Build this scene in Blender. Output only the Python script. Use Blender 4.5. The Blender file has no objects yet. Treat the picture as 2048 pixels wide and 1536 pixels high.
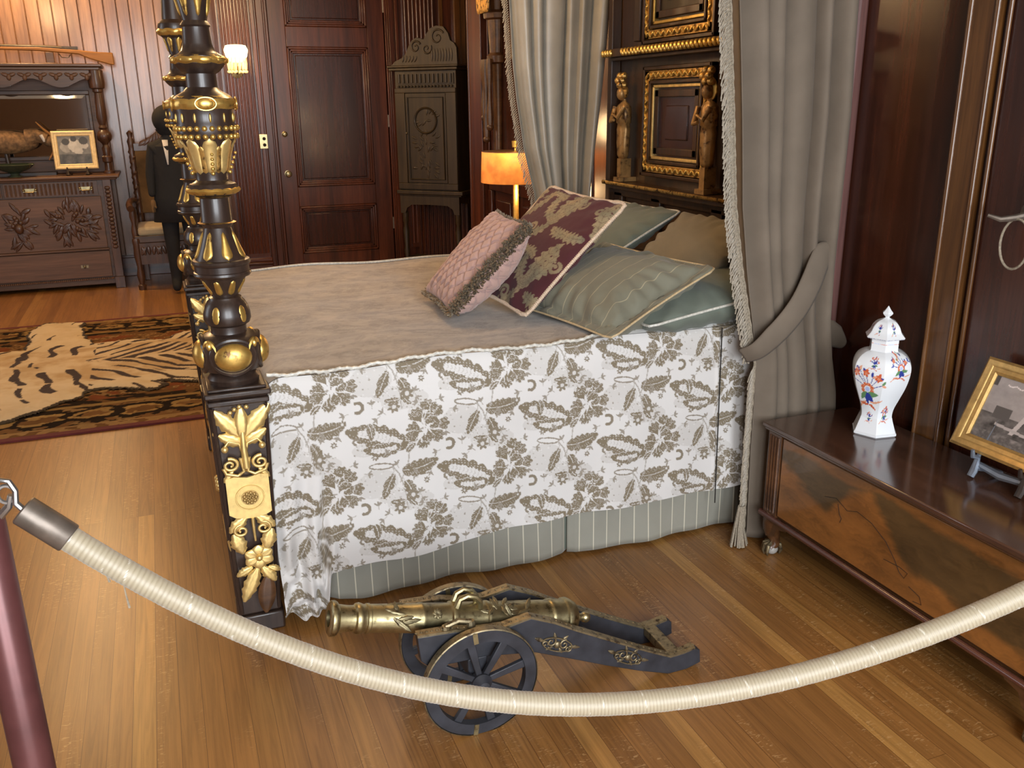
import bpy, bmesh, math, random
import numpy as np
from math import sin, cos, pi, radians, sqrt, atan2
from mathutils import Vector, Matrix, noise
random.seed(7); rng = np.random.default_rng(5)
S = bpy.context.scene
COL = S.collection

# ------------------------------------------------------------------ camera, light, exposure
cam_d = bpy.data.cameras.new('camera'); cam = bpy.data.objects.new('camera', cam_d); COL.objects.link(cam)
cam_d.sensor_fit = 'HORIZONTAL'; cam_d.sensor_width = 36.0; cam_d.lens = 36.0*1766.0/2048.0
cam_d.clip_start = 0.05
_y, _p, _r = radians(21.208), radians(17.627), radians(0.628)
_f = Vector((sin(_y)*cos(_p), cos(_y)*cos(_p), -sin(_p))); _ri = Vector((cos(_y), -sin(_y), 0)); _d = _f.cross(_ri)
_R2 = _ri*cos(_r)+_d*sin(_r); _D2 = _d*cos(_r)-_ri*sin(_r)
cam.matrix_world = Matrix(((_R2.x, -_D2.x, -_f.x, 0), (_R2.y, -_D2.y, -_f.y, 0), (_R2.z, -_D2.z, -_f.z, 1.5), (0, 0, 0, 1)))
S.camera = cam
S.view_settings.view_transform = 'Standard'; S.view_settings.look = 'None'
S.view_settings.exposure = 0.38; S.view_settings.gamma = 1.0; S.view_settings.use_curve_mapping = False
wd = bpy.data.worlds.new('world'); S.world = wd; wd.use_nodes = True
wd.node_tree.nodes['Background'].inputs[0].default_value = (0.62, 0.74, 0.95, 1)
wd.node_tree.nodes['Background'].inputs[1].default_value = 0.6

def area(name, loc, rot, sx, sy, power, color):
    l = bpy.data.lights.new(name, 'AREA'); l.shape = 'RECTANGLE'; l.size = sx; l.size_y = sy
    l.energy = power; l.color = color
    o = bpy.data.objects.new(name, l); COL.objects.link(o); o.location = loc; o.rotation_euler = rot
    return o
def point(name, loc, power, color, r=0.04):
    l = bpy.data.lights.new(name, 'POINT'); l.energy = power; l.color = color; l.shadow_soft_size = r
    o = bpy.data.objects.new(name, l); COL.objects.link(o); o.location = loc
    return o
# daylight through the tall windows in the wall behind the camera
DAY = (0.90, 0.95, 1.0)
WIN = [(-0.38, 1.15), (0.95, 1.15)]         # centre x, width
for i, (wx, ww) in enumerate(WIN):
    area('daylight', (wx, -2.05, 1.75), (radians(90), 0, 0), ww, 2.3, 145, DAY)
area('daylight', (-3.75, 4.6, 1.75), (0, radians(-90), 0), 2.2, 1.3, 28, DAY)
WARM = (1.0, 0.64, 0.31)
ADDED_LANTERNS = [(-0.9, 5.9, 2.75), (0.9, 6.4, 2.75), (0.85, 3.55, 2.75)]

# ------------------------------------------------------------------ materials
MATS = {}
def newmat(name):
    m = bpy.data.materials.new(name); m.use_nodes = True
    nt = m.node_tree; b = nt.nodes['Principled BSDF']
    MATS[name] = m
    return m, nt, b
def N(nt, t, **kw):
    n = nt.nodes.new(t)
    for k, v in kw.items():
        if k in n.inputs: n.inputs[k].default_value = v
        else: setattr(n, k, v)
    return n
def setb(b, **kw):
    for k, v in kw.items():
        b.inputs[k.replace('_', ' ')].default_value = v
def ramp(nt, stops):
    r = nt.nodes.new('ShaderNodeValToRGB'); e = r.color_ramp.elements
    while len(e) < len(stops): e.new(0.5)
    for i, (p, c) in enumerate(stops): e[i].position = p; e[i].color = (*c, 1)
    return r
def bump(nt, b, src, strength=0.3, dist=0.002):
    n = N(nt, 'ShaderNodeBump'); n.inputs['Strength'].default_value = strength; n.inputs['Distance'].default_value = dist
    nt.links.new(src, n.inputs['Height']); nt.links.new(n.outputs[0], b.inputs['Normal'])
def coords(nt, scale=(1, 1, 1), rot=(0, 0, 0)):
    tc = N(nt, 'ShaderNodeTexCoord'); mp = N(nt, 'ShaderNodeMapping')
    mp.inputs['Scale'].default_value = scale; mp.inputs['Rotation'].default_value = rot
    nt.links.new(tc.outputs['Object'], mp.inputs[0]); return mp.outputs[0]
def wood(name, dark, light, axis='z', rough=0.3, freq=14, coat=0.25, bmp=0.15):
    m, nt, b = newmat(name)
    lo = freq*0.06
    sc = {'x': (lo, freq, freq), 'y': (freq, lo, freq), 'z': (freq, freq, lo)}[axis]
    v = coords(nt, sc)
    n1 = N(nt, 'ShaderNodeTexNoise', Scale=1.0, Detail=6.0, Roughness=0.6, Distortion=0.6); nt.links.new(v, n1.inputs[0])
    v2 = coords(nt, tuple(s*6 for s in sc))
    n2 = N(nt, 'ShaderNodeTexNoise', Scale=1.0, Detail=3.0, Roughness=0.6); nt.links.new(v2, n2.inputs[0])
    r = ramp(nt, [(0.3, dark), (0.72, light)]); nt.links.new(n1.outputs[0], r.inputs[0])
    mx = N(nt, 'ShaderNodeMixRGB', blend_type='MULTIPLY'); mx.inputs[0].default_value = 0.45
    r2 = ramp(nt, [(0.35, (0.45, 0.42, 0.4)), (0.6, (1, 1, 1))]); nt.links.new(n2.outputs[0], r2.inputs[0])
    nt.links.new(r.outputs[0], mx.inputs[1]); nt.links.new(r2.outputs[0], mx.inputs[2])
    nt.links.new(mx.outputs[0], b.inputs['Base Color'])
    setb(b, Roughness=rough, Coat_Weight=coat, Coat_Roughness=0.15)
    bump(nt, b, n2.outputs[0], bmp, 0.001)
    return m
def plain(name, c, rough=0.5, metal=0.0, var=0.12, scale=30, bmp=0.15, sheen=0.0, coat=0.0, emis=None, es=1.0):
    m, nt, b = newmat(name)
    v = coords(nt, (scale,)*3)
    n = N(nt, 'ShaderNodeTexNoise', Scale=1.0, Detail=4.0); nt.links.new(v, n.inputs[0])
    r = ramp(nt, [(0.3, tuple(x*(1-var) for x in c)), (0.7, tuple(min(1, x*(1+var)) for x in c))])
    nt.links.new(n.outputs[0], r.inputs[0]); nt.links.new(r.outputs[0], b.inputs['Base Color'])
    setb(b, Roughness=rough, Metallic=metal, Coat_Weight=coat)
    if sheen: setb(b, Sheen_Weight=sheen, Sheen_Roughness=0.4)
    if emis: setb(b, Emission_Color=(*emis, 1), Emission_Strength=es)
    if bmp: bump(nt, b, n.outputs[0], bmp, 0.002)
    return m
def gilt(name, c=(0.80, 0.52, 0.14), wear=(0.14, 0.07, 0.03), amt=0.40, rough=0.36, metal=0.85, scale=26):
    m, nt, b = newmat(name)
    v = coords(nt, (scale,)*3)
    n = N(nt, 'ShaderNodeTexNoise', Scale=1.0, Detail=7.0, Roughness=0.65); nt.links.new(v, n.inputs[0])
    r = ramp(nt, [(amt-0.08, wear), (amt, tuple(x*0.75 for x in c)), (0.62, c)])
    nt.links.new(n.outputs[0], r.inputs[0]); nt.links.new(r.outputs[0], b.inputs['Base Color'])
    setb(b, Roughness=rough, Metallic=metal)
    bump(nt, b, n.outputs[0], 0.3, 0.002)
    return m
def fabric(name, c, rough=0.85, sheen=0.5, weave=900, var=0.12, stripe=None, stripe_c=(0.6, 0.52, 0.36), axis=0, period=0.045, frac=0.07):
    m, nt, b = newmat(name)
    v = coords(nt, (7,)*3)
    n = N(nt, 'ShaderNodeTexNoise', Scale=1.0, Detail=4.0); nt.links.new(v, n.inputs[0])
    r = ramp(nt, [(0.3, tuple(x*(1-var) for x in c)), (0.7, tuple(min(1, x*(1+var)) for x in c))])
    nt.links.new(n.outputs[0], r.inputs[0]); out = r.outputs[0]
    if stripe:
        tc = N(nt, 'ShaderNodeTexCoord'); sx = N(nt, 'ShaderNodeSeparateXYZ'); nt.links.new(tc.outputs['Object'], sx.inputs[0])
        d = N(nt, 'ShaderNodeMath', operation='DIVIDE'); d.inputs[1].default_value = period; nt.links.new(sx.outputs[axis], d.inputs[0])
        f = N(nt, 'ShaderNodeMath', operation='FRACT'); nt.links.new(d.outputs[0], f.inputs[0])
        l = N(nt, 'ShaderNodeMath', operation='LESS_THAN'); l.inputs[1].default_value = frac; nt.links.new(f.outputs[0], l.inputs[0])
        mx = N(nt, 'ShaderNodeMixRGB'); mx.inputs[2].default_value = (*stripe_c, 1)
        nt.links.new(l.outputs[0], mx.inputs[0]); nt.links.new(out, mx.inputs[1]); out = mx.outputs[0]
    nt.links.new(out, b.inputs['Base Color'])
    setb(b, Roughness=rough, Sheen_Weight=sheen*0.3, Sheen_Roughness=0.45, Specular_IOR_Level=0.25)
    v2 = coords(nt, (weave,)*3); n2 = N(nt, 'ShaderNodeTexNoise', Scale=1.0, Detail=1.0); nt.links.new(v2, n2.inputs[0])
    bump(nt, b, n2.outputs[0], 0.25, 0.001)
    return m
def vcol(name, rough=0.7, sheen=0.0, metal=0.0, coat=0.0, weave=0, spec=0.4, bmp=0.25):
    m, nt, b = newmat(name)
    a = N(nt, 'ShaderNodeVertexColor', layer_name='Col'); nt.links.new(a.outputs[0], b.inputs['Base Color'])
    setb(b, Roughness=rough, Sheen_Weight=sheen, Metallic=metal, Coat_Weight=coat, Coat_Roughness=0.05, Specular_IOR_Level=spec)
    if weave:
        v2 = coords(nt, (weave,)*3); n2 = N(nt, 'ShaderNodeTexNoise', Scale=1.0, Detail=2.0); nt.links.new(v2, n2.inputs[0])
        bump(nt, b, n2.outputs[0], bmp, 0.001)
    return m

def floor_mat():
    m, nt, b = newmat('oak_floor')
    tc = N(nt, 'ShaderNodeTexCoord'); mp = N(nt, 'ShaderNodeMapping'); mp.inputs['Rotation'].default_value = (0, 0, radians(90))
    nt.links.new(tc.outputs['Object'], mp.inputs[0])
    br = N(nt, 'ShaderNodeTexBrick'); br.offset = 0.37; br.offset_frequency = 3; br.squash = 1.0
    nt.links.new(mp.outputs[0], br.inputs['Vector'])
    br.inputs['Scale'].default_value = 1.0; br.inputs['Brick Width'].default_value = 3.4; br.inputs['Row Height'].default_value = 0.057
    br.inputs['Mortar Size'].default_value = 0.0007; br.inputs['Mortar Smooth'].default_value = 0.2; br.inputs['Bias'].default_value = 0.0
    br.inputs['Color1'].default_value = (0.05, 0.05, 0.05, 1); br.inputs['Color2'].default_value = (0.95, 0.95, 0.95, 1); br.inputs['Mortar'].default_value = (0.25, 0.25, 0.25, 1)
    tone = ramp(nt, [(0.05, (0.225, 0.100, 0.026)), (0.5, (0.28, 0.128, 0.035)), (0.84, (0.31, 0.147, 0.040)), (0.93, (0.42, 0.22, 0.062))])
    nt.links.new(br.outputs['Color'], tone.inputs[0])
    # grain: shifted per plank
    ad = N(nt, 'ShaderNodeVectorMath', operation='MULTIPLY_ADD'); ad.inputs[1].default_value = (3.7, 9.1, 0); nt.links.new(br.outputs['Color'], ad.inputs[0]); nt.links.new(tc.outputs['Object'], ad.inputs[2])
    g = N(nt, 'ShaderNodeMapping'); g.inputs['Scale'].default_value = (60, 2.2, 1); nt.links.new(ad.outputs[0], g.inputs[0])
    n1 = N(nt, 'ShaderNodeTexNoise', Scale=1.0, Detail=7.0, Roughness=0.62, Distortion=1.2); nt.links.new(g.outputs[0], n1.inputs[0])
    r1 = ramp(nt, [(0.32, (0.55, 0.5, 0.44)), (0.62, (1.08, 1.06, 1.02))]); nt.links.new(n1.outputs[0], r1.inputs[0])
    mx = N(nt, 'ShaderNodeMixRGB', blend_type='MULTIPLY'); mx.inputs[0].default_value = 0.75
    nt.links.new(tone.outputs[0], mx.inputs[1]); nt.links.new(r1.outputs[0], mx.inputs[2])
    # quarter sawn flecks
    f = N(nt, 'ShaderNodeMapping'); f.inputs['Scale'].default_value = (42, 130, 1); f.inputs['Rotation'].default_value = (0, 0, radians(24)); nt.links.new(ad.outputs[0], f.inputs[0])
    n2 = N(nt, 'ShaderNodeTexNoise', Scale=1.0, Detail=2.0, Distortion=1.5); nt.links.new(f.outputs[0], n2.inputs[0])
    f3 = N(nt, 'ShaderNodeMapping'); f3.inputs['Scale'].default_value = (9, 1.6, 1); nt.links.new(ad.outputs[0], f3.inputs[0])
    n3 = N(nt, 'ShaderNodeTexNoise', Scale=1.0, Detail=1.0); nt.links.new(f3.outputs[0], n3.inputs[0])
    r2 = ramp(nt, [(0.60, (0, 0, 0)), (0.66, (1, 1, 1))]); nt.links.new(n2.outputs[0], r2.inputs[0])
    r3 = ramp(nt, [(0.53, (0, 0, 0)), (0.6, (1, 1, 1))]); nt.links.new(n3.outputs[0], r3.inputs[0])
    mm = N(nt, 'ShaderNodeMath', operation='MULTIPLY'); nt.links.new(r2.outputs[0], mm.inputs[0]); nt.links.new(r3.outputs[0], mm.inputs[1])
    m3 = N(nt, 'ShaderNodeMath', operation='MULTIPLY'); m3.inputs[1].default_value = 0.5; nt.links.new(mm.outputs[0], m3.inputs[0])
    mx2 = N(nt, 'ShaderNodeMixRGB'); mx2.inputs[2].default_value = (0.55, 0.34, 0.15, 1)
    nt.links.new(m3.outputs[0], mx2.inputs[0]); nt.links.new(mx.outputs[0], mx2.inputs[1])
    dk = N(nt, 'ShaderNodeMixRGB', blend_type='MULTIPLY'); dk.inputs[2].default_value = (0.42, 0.34, 0.28, 1)
    nt.links.new(br.outputs['Fac'], dk.inputs[0]); nt.links.new(mx2.outputs[0], dk.inputs[1])
    nt.links.new(dk.outputs[0], b.inputs['Base Color'])
    setb(b, Roughness=0.36, Coat_Weight=0.22, Coat_Roughness=0.28)
    bump(nt, b, n1.outputs[0], 0.12, 0.001)
    return m

M_floor = floor_mat()
M_mahog = wood('mahogany', (0.035, 0.0095, 0.0045), (0.135, 0.036, 0.014), 'z', 0.30, 16)
M_mahog_deep = wood('mahogany_deep', (0.024, 0.0065, 0.0035), (0.062, 0.0165, 0.008), 'z', 0.27, 14)
M_mahog_x = wood('mahogany_rail', (0.035, 0.0095, 0.0045), (0.13, 0.036, 0.014), 'x', 0.30, 16)
M_rosy = wood('rosy_mahogany', (0.095, 0.038, 0.032), (0.15, 0.062, 0.052), 'z', 0.6, 16, 0.0)
M_board = wood('varnished_board', (0.14, 0.065, 0.033), (0.32, 0.170, 0.085), 'z', 0.33, 12, 0.4)
M_stile = wood('brown_stile', (0.07, 0.027, 0.008), (0.17, 0.070, 0.018), 'z', 0.28, 18)
M_oakdark = wood('carved_oak', (0.045, 0.019, 0.008), (0.125, 0.056, 0.022), 'x', 0.42, 16, 0.1)
M_oakpanel = wood('oak_panel', (0.075, 0.034, 0.016), (0.17, 0.082, 0.042), 'x', 0.5, 12, 0.05)
M_oakcarve = wood('oak_carving', (0.040, 0.016, 0.008), (0.11, 0.045, 0.02), 'z', 0.45, 30)
M_cab = wood('weathered_cabinet', (0.020, 0.013, 0.005), (0.058, 0.037, 0.015), 'z', 0.45, 16, 0.1)
M_post = wood('dark_post_wood', (0.022, 0.013, 0.010), (0.052, 0.030, 0.021), 'z', 0.36, 22, 0.15)
M_head = wood('headboard_wood', (0.020, 0.009, 0.0035), (0.082, 0.034, 0.010), 'z', 0.36, 20, 0.1)
M_fig = gilt('figure_gilt', (0.42, 0.24, 0.085), (0.10, 0.05, 0.02), 0.46, 0.42, 0.5, 30)
M_chest = wood('walnut_chest', (0.045, 0.019, 0.009), (0.15, 0.062, 0.023), 'y', 0.28, 14, 0.4)
M_chesttop = wood('walnut_top', (0.050, 0.022, 0.013), (0.105, 0.047, 0.028), 'y', 0.16, 10, 0.9, 0.05)
M_burl = wood('walnut_burl', (0.065, 0.028, 0.009), (0.25, 0.100, 0.026), 'y', 0.28, 7, 0.4)
M_gold = gilt('gilding')
M_goldpale = gilt('gilding_pale', (0.86, 0.62, 0.24), (0.30, 0.17, 0.06), 0.36, 0.42, 0.75, 34)
M_golddull = gilt('gilding_worn', (0.62, 0.36, 0.10), (0.07, 0.035, 0.015), 0.47, 0.4, 0.7, 34)
M_goldframe = gilt('gilt_frame', (0.66, 0.42, 0.15), (0.35, 0.19, 0.06), 0.35, 0.4, 0.7, 40)
M_brass = gilt('aged_brass', (0.44, 0.37, 0.20), (0.15, 0.12, 0.06), 0.44, 0.36, 0.95, 30)
M_brassdk = gilt('brass_relief', (0.30, 0.25, 0.14), (0.10, 0.08, 0.05), 0.45, 0.42, 0.85, 60)
M_iron = plain('blackened_carriage', (0.028, 0.029, 0.036), 0.5, 0.1, 0.35, 22)
M_tarn = gilt('tarnished_trim', (0.30, 0.24, 0.14), (0.07, 0.05, 0.03), 0.45, 0.45, 0.8, 60)
M_ferr = plain('ferrule_metal', (0.16, 0.13, 0.105), 0.42, 0.6, 0.2, 40)
M_steel = plain('steel_hook', (0.35, 0.34, 0.33), 0.3, 0.9, 0.1)
M_pole = plain('dark_red_pole', (0.115, 0.040, 0.038), 0.34, 0.35, 0.15, 20, 0.05)
M_curtain = fabric('taupe_velvet', (0.150, 0.118, 0.088), 0.8, 0.12)
M_curtlin = fabric('sage_velvet', (0.33, 0.295, 0.235), 0.40, 0.0)
M_curtlin.node_tree.nodes['Principled BSDF'].inputs['Specular IOR Level'].default_value = 0.7
M_fringe = plain('fringe_thread', (0.27, 0.225, 0.165), 0.5, 0, 0.3, 200)
M_top = fabric('taupe_chenille', (0.27, 0.215, 0.16), 0.85, 0.6, 500, 0.30)
M_pipe = plain('silver_piping', (0.55, 0.53, 0.47), 0.35, 0, 0.25, 120)
M_green = fabric('sage_stripe', (0.175, 0.168, 0.122), 0.75, 0.5, 900, 0.06, True, (0.33, 0.29, 0.19), 0, 0.052, 0.045)
M_sage = fabric('sage_plain', (0.135, 0.155, 0.125), 0.75, 0.5, 900, 0.08)
M_beige = fabric('beige_plain', (0.21, 0.18, 0.125), 0.8, 0.5, 900, 0.08)
M_skirt = fabric('skirt_stripe', (0.27, 0.26, 0.215), 0.7, 0.5, 900, 0.06, True, (0.55, 0.51, 0.40), 0, 0.052, 0.07)
M_pcream = plain('cream_cord', (0.62, 0.47, 0.34), 0.6, 0, 0.2, 200)
M_pgold = plain('gold_cord', (0.50, 0.38, 0.22), 0.5, 0, 0.2, 200)
M_black = plain('black_cloth', (0.006, 0.006, 0.007), 0.85, 0, 0.2)
M_white = plain('white_cloth', (0.6, 0.57, 0.52), 0.7)
M_red = plain('red_flower', (0.75, 0.02, 0.02), 0.6)
M_backing_shade = plain('dark_backing_and_shade', (0.01, 0.007, 0.005), 0.9)  # near-black for backings, sockets and cracks; also paints the bedspread fold's shade
M_mattress = plain('mattress_ticking', (0.5, 0.47, 0.42), 0.9)
M_mirror = plain('mirror_glass', (0.55, 0.56, 0.55), 0.04, 1.0, 0.02, 2, 0)
M_cream = fabric('cream_seat', (0.42, 0.33, 0.20), 0.85, 0.4)
M_tapes = fabric('chair_back_cloth', (0.13, 0.075, 0.03), 0.85, 0.4, 300, 0.4)
M_plate = plain('switch_plate', (0.62, 0.52, 0.28), 0.3, 0.8)
M_easelpale = plain('pale_metal_easel', (0.22, 0.25, 0.30), 0.35, 0.6, 0.1)
M_easeldk = plain('dark_easel', (0.03, 0.02, 0.015), 0.4)
M_maroon = plain('maroon_binding', (0.10, 0.012, 0.010), 0.9)
M_ceiling = plain('ceiling_plaster', (0.45, 0.36, 0.26), 0.9)
M_rearwall = plain('tan_wall', (0.24, 0.14, 0.085), 0.8)
M_cream_paint = plain('window_frame_paint', (0.6, 0.56, 0.5), 0.5)
M_rifle = wood('rifle_stock', (0.20, 0.075, 0.012), (0.42, 0.19, 0.035), 'x', 0.55, 10, 0.0)
M_feather = plain('brown_plumage', (0.16, 0.09, 0.04), 0.8, 0, 0.6, 30)
M_vc_cloth = vcol('woven_brocade', 0.62, 0.3, weave=700, spec=0.35)
M_vc_damask = vcol('wool_damask', 0.85, 0.08, weave=700, spec=0.2)
M_vc_rug = vcol('wool_rug', 0.95, 0.0, weave=300, spec=0.03, bmp=0.5)
M_vc_fur = vcol('tiger_fur', 0.9, 0.05, weave=400, spec=0.05, bmp=0.6)
M_vc_porc = vcol('painted_porcelain', 0.12, 0, coat=0.6, spec=0.5)
M_vc_photo = vcol('photographic_print', 0.35)
M_vc_pink = vcol('pink_feather_cloth', 0.9, 0.3, weave=500, spec=0.15, bmp=0.6)
M_vc_rope = vcol('cord_rope', 0.45, 0.3, spec=0.5)
def glass_mat():
    m, nt, b = newmat('window_glass'); nt.nodes.remove(b)
    out = nt.nodes['Material Output']; t = N(nt, 'ShaderNodeBsdfTransparent'); g = N(nt, 'ShaderNodeBsdfGlossy'); g.inputs['Roughness'].default_value = 0.02
    mx = N(nt, 'ShaderNodeMixShader'); mx.inputs[0].default_value = 0.06
    nt.links.new(t.outputs[0], mx.inputs[1]); nt.links.new(g.outputs[0], mx.inputs[2]); nt.links.new(mx.outputs[0], out.inputs[0]); return m
M_glass = glass_mat()
def shade_mat(name, c, es, tr=0.5):
    m, nt, b = newmat(name)
    v = coords(nt, (14,)*3); n = N(nt, 'ShaderNodeTexNoise', Scale=1.0, Detail=5.0); nt.links.new(v, n.inputs[0])
    r = ramp(nt, [(0.35, tuple(x*0.6 for x in c)), (0.65, c)]); nt.links.new(n.outputs[0], r.inputs[0])
    nt.links.new(r.outputs[0], b.inputs['Base Color']); nt.links.new(r.outputs[0], b.inputs['Emission Color'])
    setb(b, Roughness=0.6, Emission_Strength=es)
    return m
M_shade = shade_mat('mica_lampshade', (0.95, 0.27, 0.045), 0.72)
M_bulb = shade_mat('glowing_glass', (1.0, 0.78, 0.42), 5.0)
M_drops = shade_mat('lit_crystal', (1.0, 0.62, 0.22), 1.6)
M_creamframe = gilt('cream_gilt_frame', (0.80, 0.60, 0.30), (0.55, 0.38, 0.16), 0.30, 0.5, 0.25, 40)

# ------------------------------------------------------------------ mesh building
class MB:
    def __init__(s): s.v = []; s.f = []
    def add(s, v, f):
        o = len(s.v); s.v += [tuple(p) for p in v]; s.f += [tuple(i+o for i in q) for q in f]; return s
    def box(s, x0, x1, y0, y1, z0, z1, m=None):
        v = [(x, y, z) for x in (x0, x1) for y in (y0, y1) for z in (z0, z1)]
        if m is not None: v = [m @ Vector(p) for p in v]
        return s.add(v, [(0, 1, 3, 2), (4, 6, 7, 5), (0, 4, 5, 1), (2, 3, 7, 6), (0, 2, 6, 4), (1, 5, 7, 3)])
    def lathe(s, prof, c=(0, 0, 0), n=32, m=None, sx=1, sy=1, rot=0, cap=True, fn=None):
        v = []; f = []
        for z, r in prof:
            for k in range(n):
                a = 2*pi*k/n+rot; rr = r if fn is None else fn(z, r, a)
                v.append(Vector((c[0]+rr*cos(a)*sx, c[1]+rr*sin(a)*sy, c[2]+z)))
        L = len(prof)
        for i in range(L-1):
            for k in range(n): f.append((i*n+k, i*n+(k+1) % n, (i+1)*n+(k+1) % n, (i+1)*n+k))
        if cap: f.append(tuple(range(n))[::-1]); f.append(tuple((L-1)*n+k for k in range(n)))
        if m is not None: v = [m @ p for p in v]
        return s.add(v, f)
    def ball(s, c, r, sc=(1, 1, 1), n=16, rings=10, m=None):
        v = [Vector((c[0], c[1], c[2]-r*sc[2]))]; f = []
        for i in range(1, rings):
            t = pi*i/rings
            for k in range(n):
                a = 2*pi*k/n; v.append(Vector((c[0]+r*sc[0]*sin(t)*cos(a), c[1]+r*sc[1]*sin(t)*sin(a), c[2]-r*sc[2]*cos(t))))
        v.append(Vector((c[0], c[1], c[2]+r*sc[2]))); L = len(v)-1
        for k in range(n): f.append((0, 1+(k+1) % n, 1+k)); f.append((L, L-n+k, L-n+(k+1) % n))
        for i in range(rings-2):
            for k in range(n): f.append((1+i*n+k, 1+i*n+(k+1) % n, 1+(i+1)*n+(k+1) % n, 1+(i+1)*n+k))
        if m is not None: v = [m @ p for p in v]
        return s.add(v, f)
    def tube(s, pts, r, n=10, cap=True, fn=None, flat=1.0):
        pts = [Vector(p) for p in pts]; rs = r if hasattr(r, '__len__') else [r]*len(pts)
        v = []; f = []; up = None
        for i, p in enumerate(pts):
            t = (pts[min(i+1, len(pts)-1)]-pts[max(i-1, 0)]).normalized()
            if up is None: up = Vector((0, 0, 1)) if abs(t.z) < 0.9 else Vector((0, 1, 0))
            a = t.cross(up).normalized(); b = a.cross(t).normalized(); up = b
            for k in range(n):
                an = 2*pi*k/n; q = rs[i] if fn is None else rs[i]*fn(i, an)
                v.append(p+a*cos(an)*q+b*sin(an)*q*flat)
        for i in range(len(pts)-1):
            for k in range(n): f.append((i*n+k, i*n+(k+1) % n, (i+1)*n+(k+1) % n, (i+1)*n+k))
        if cap: f.append(tuple(range(n))[::-1]); f.append(tuple((len(pts)-1)*n+k for k in range(n)))
        return s.add(v, f)
    def prism(s, poly, t0, t1, m):
        """poly in local xy extruded local z t0..t1, matrix m"""
        n = len(poly)
        v = [m @ Vector((x, y, t0)) for x, y in poly]+[m @ Vector((x, y, t1)) for x, y in poly]
        f = [tuple(range(n))[::-1], tuple(range(n, 2*n))]+[(i, (i+1) % n, n+(i+1) % n, n+i) for i in range(n)]
        return s.add(v, f)
    def grid(s, nu, nv, fn, closed_u=False):
        v = [fn(i, j) for i in range(nu) for j in range(nv)]; f = []
        for i in range(nu if closed_u else nu-1):
            for j in range(nv-1):
                a = i*nv+j; b = ((i+1) % nu)*nv+j; f.append((a, b, b+1, a+1))
        return s.add(v, f)
    def leaf(s, m, L, W, h, teeth=0, n=14, curl=0.0, bend=0.0):
        """carved leaf: local x along the leaf, y across, z out of the surface"""
        K = 9; v = []
        for i in range(n+1):
            t = i/n; w = W*(sin(pi*min(1, t*0.92+0.05))**0.75)
            if teeth: w *= 1-0.28*((t*teeth) % 1.0)
            for k in range(K):
                u = -1+2*k/(K-1)
                z = h*(1-u*u)*sin(pi*min(1, t*0.9+0.08))**0.5*(0.55+0.45*abs(u)**0.7 if teeth or 1 else 1)+curl*t*t
                x = t*L; y = u*w+bend*t*t
                v.append(m @ Vector((x, y, z)))
        f = []
        for i in range(n):
            for k in range(K-1): a = i*K+k; f.append((a, a+K, a+K+1, a+1))
        return s.add(v, f)
    def scroll(s, m, r, turns=1.4, th=0.006, flip=1, a0=0):
        pts = []; rad = []
        for i in range(30):
            t = i/29; a = a0+flip*2*pi*turns*t; q = r*(1-0.82*t)
            pts.append(m @ Vector((q*cos(a), q*sin(a), 0))); rad.append(th*(1-0.35*t))
        s.tube(pts, rad, 8); return s

def T(x, y, z): return Matrix.Translation((x, y, z))
def Rx(d): return Matrix.Rotation(radians(d), 4, 'X')
def Ry(d): return Matrix.Rotation(radians(d), 4, 'Y')
def Rz(d): return Matrix.Rotation(radians(d), 4, 'Z')
def faceY(x, y, z): # local x->X, local y->Z, local z -> -Y (out towards camera)
    return T(x, y, z) @ Matrix(((1, 0, 0, 0), (0, 0, -1, 0), (0, 1, 0, 0), (0, 0, 0, 1)))
def faceX(x, y, z): # on a wall facing -X: local x -> -Y(right as seen), local y->Z, local z->-X
    return T(x, y, z) @ Matrix(((0, 0, -1, 0), (-1, 0, 0, 0), (0, 1, 0, 0), (0, 0, 0, 1)))

WL = {}
def tag(o, label=None, cat=None, group=None, kind=None):
    if label: o['label'] = label
    if cat: o['category'] = cat
    if group: o['group'] = group
    if kind: o['kind'] = kind
    return o
def thing(name, loc, label, cat, group=None):
    o = bpy.data.objects.new(name, None); COL.objects.link(o); o.location = loc; o.empty_display_size = 0.05
    WL[o] = Vector(loc); return tag(o, label, cat, group)
def obj(name, mb, mat, parent=None, smooth=40, bevel=0, cols=None, label=None, solid=0, subsurf=0, origin=None):
    v = np.array([tuple(p) for p in mb.v], dtype=float)
    if parent is not None: off = np.array(WL[parent])
    elif origin is not None: off = np.array(origin)
    else: off = np.array([(v[:, 0].min()+v[:, 0].max())/2, (v[:, 1].min()+v[:, 1].max())/2, v[:, 2].min()])
    me = bpy.data.meshes.new(name); me.from_pydata((v-off).tolist(), [], mb.f); me.materials.append(mat)
    if cols is not None:
        a = me.color_attributes.new('Col', 'FLOAT_COLOR', 'POINT')
        c = np.ones((len(v), 4)); c[:, :3] = np.asarray(cols); a.data.foreach_set('color', c.ravel())
    me.validate(); me.update()
    if smooth:
        me.polygons.foreach_set('use_smooth', [True]*len(me.polygons)); me.set_sharp_from_angle(angle=radians(smooth))
    o = bpy.data.objects.new(name, me); COL.objects.link(o)
    if parent is not None: o.parent = parent; WL[o] = Vector(off)
    else: o.location = off; WL[o] = Vector(off)
    if bevel:
        b = o.modifiers.new('bevel', 'BEVEL'); b.width = bevel; b.segments = 2; b.limit_method = 'ANGLE'; b.angle_limit = radians(50)
    if solid:
        q = o.modifiers.new('solid', 'SOLIDIFY'); q.thickness = solid; q.offset = 0
    if subsurf:
        q = o.modifiers.new('sub', 'SUBSURF'); q.levels = subsurf; q.render_levels = subsurf
    if label: o['label'] = label
    return o
def struct(name, mb, mat, **kw):
    o = obj(name, mb, mat, origin=(0, 0, 0), **kw); o['kind'] = 'structure'; return o
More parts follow.
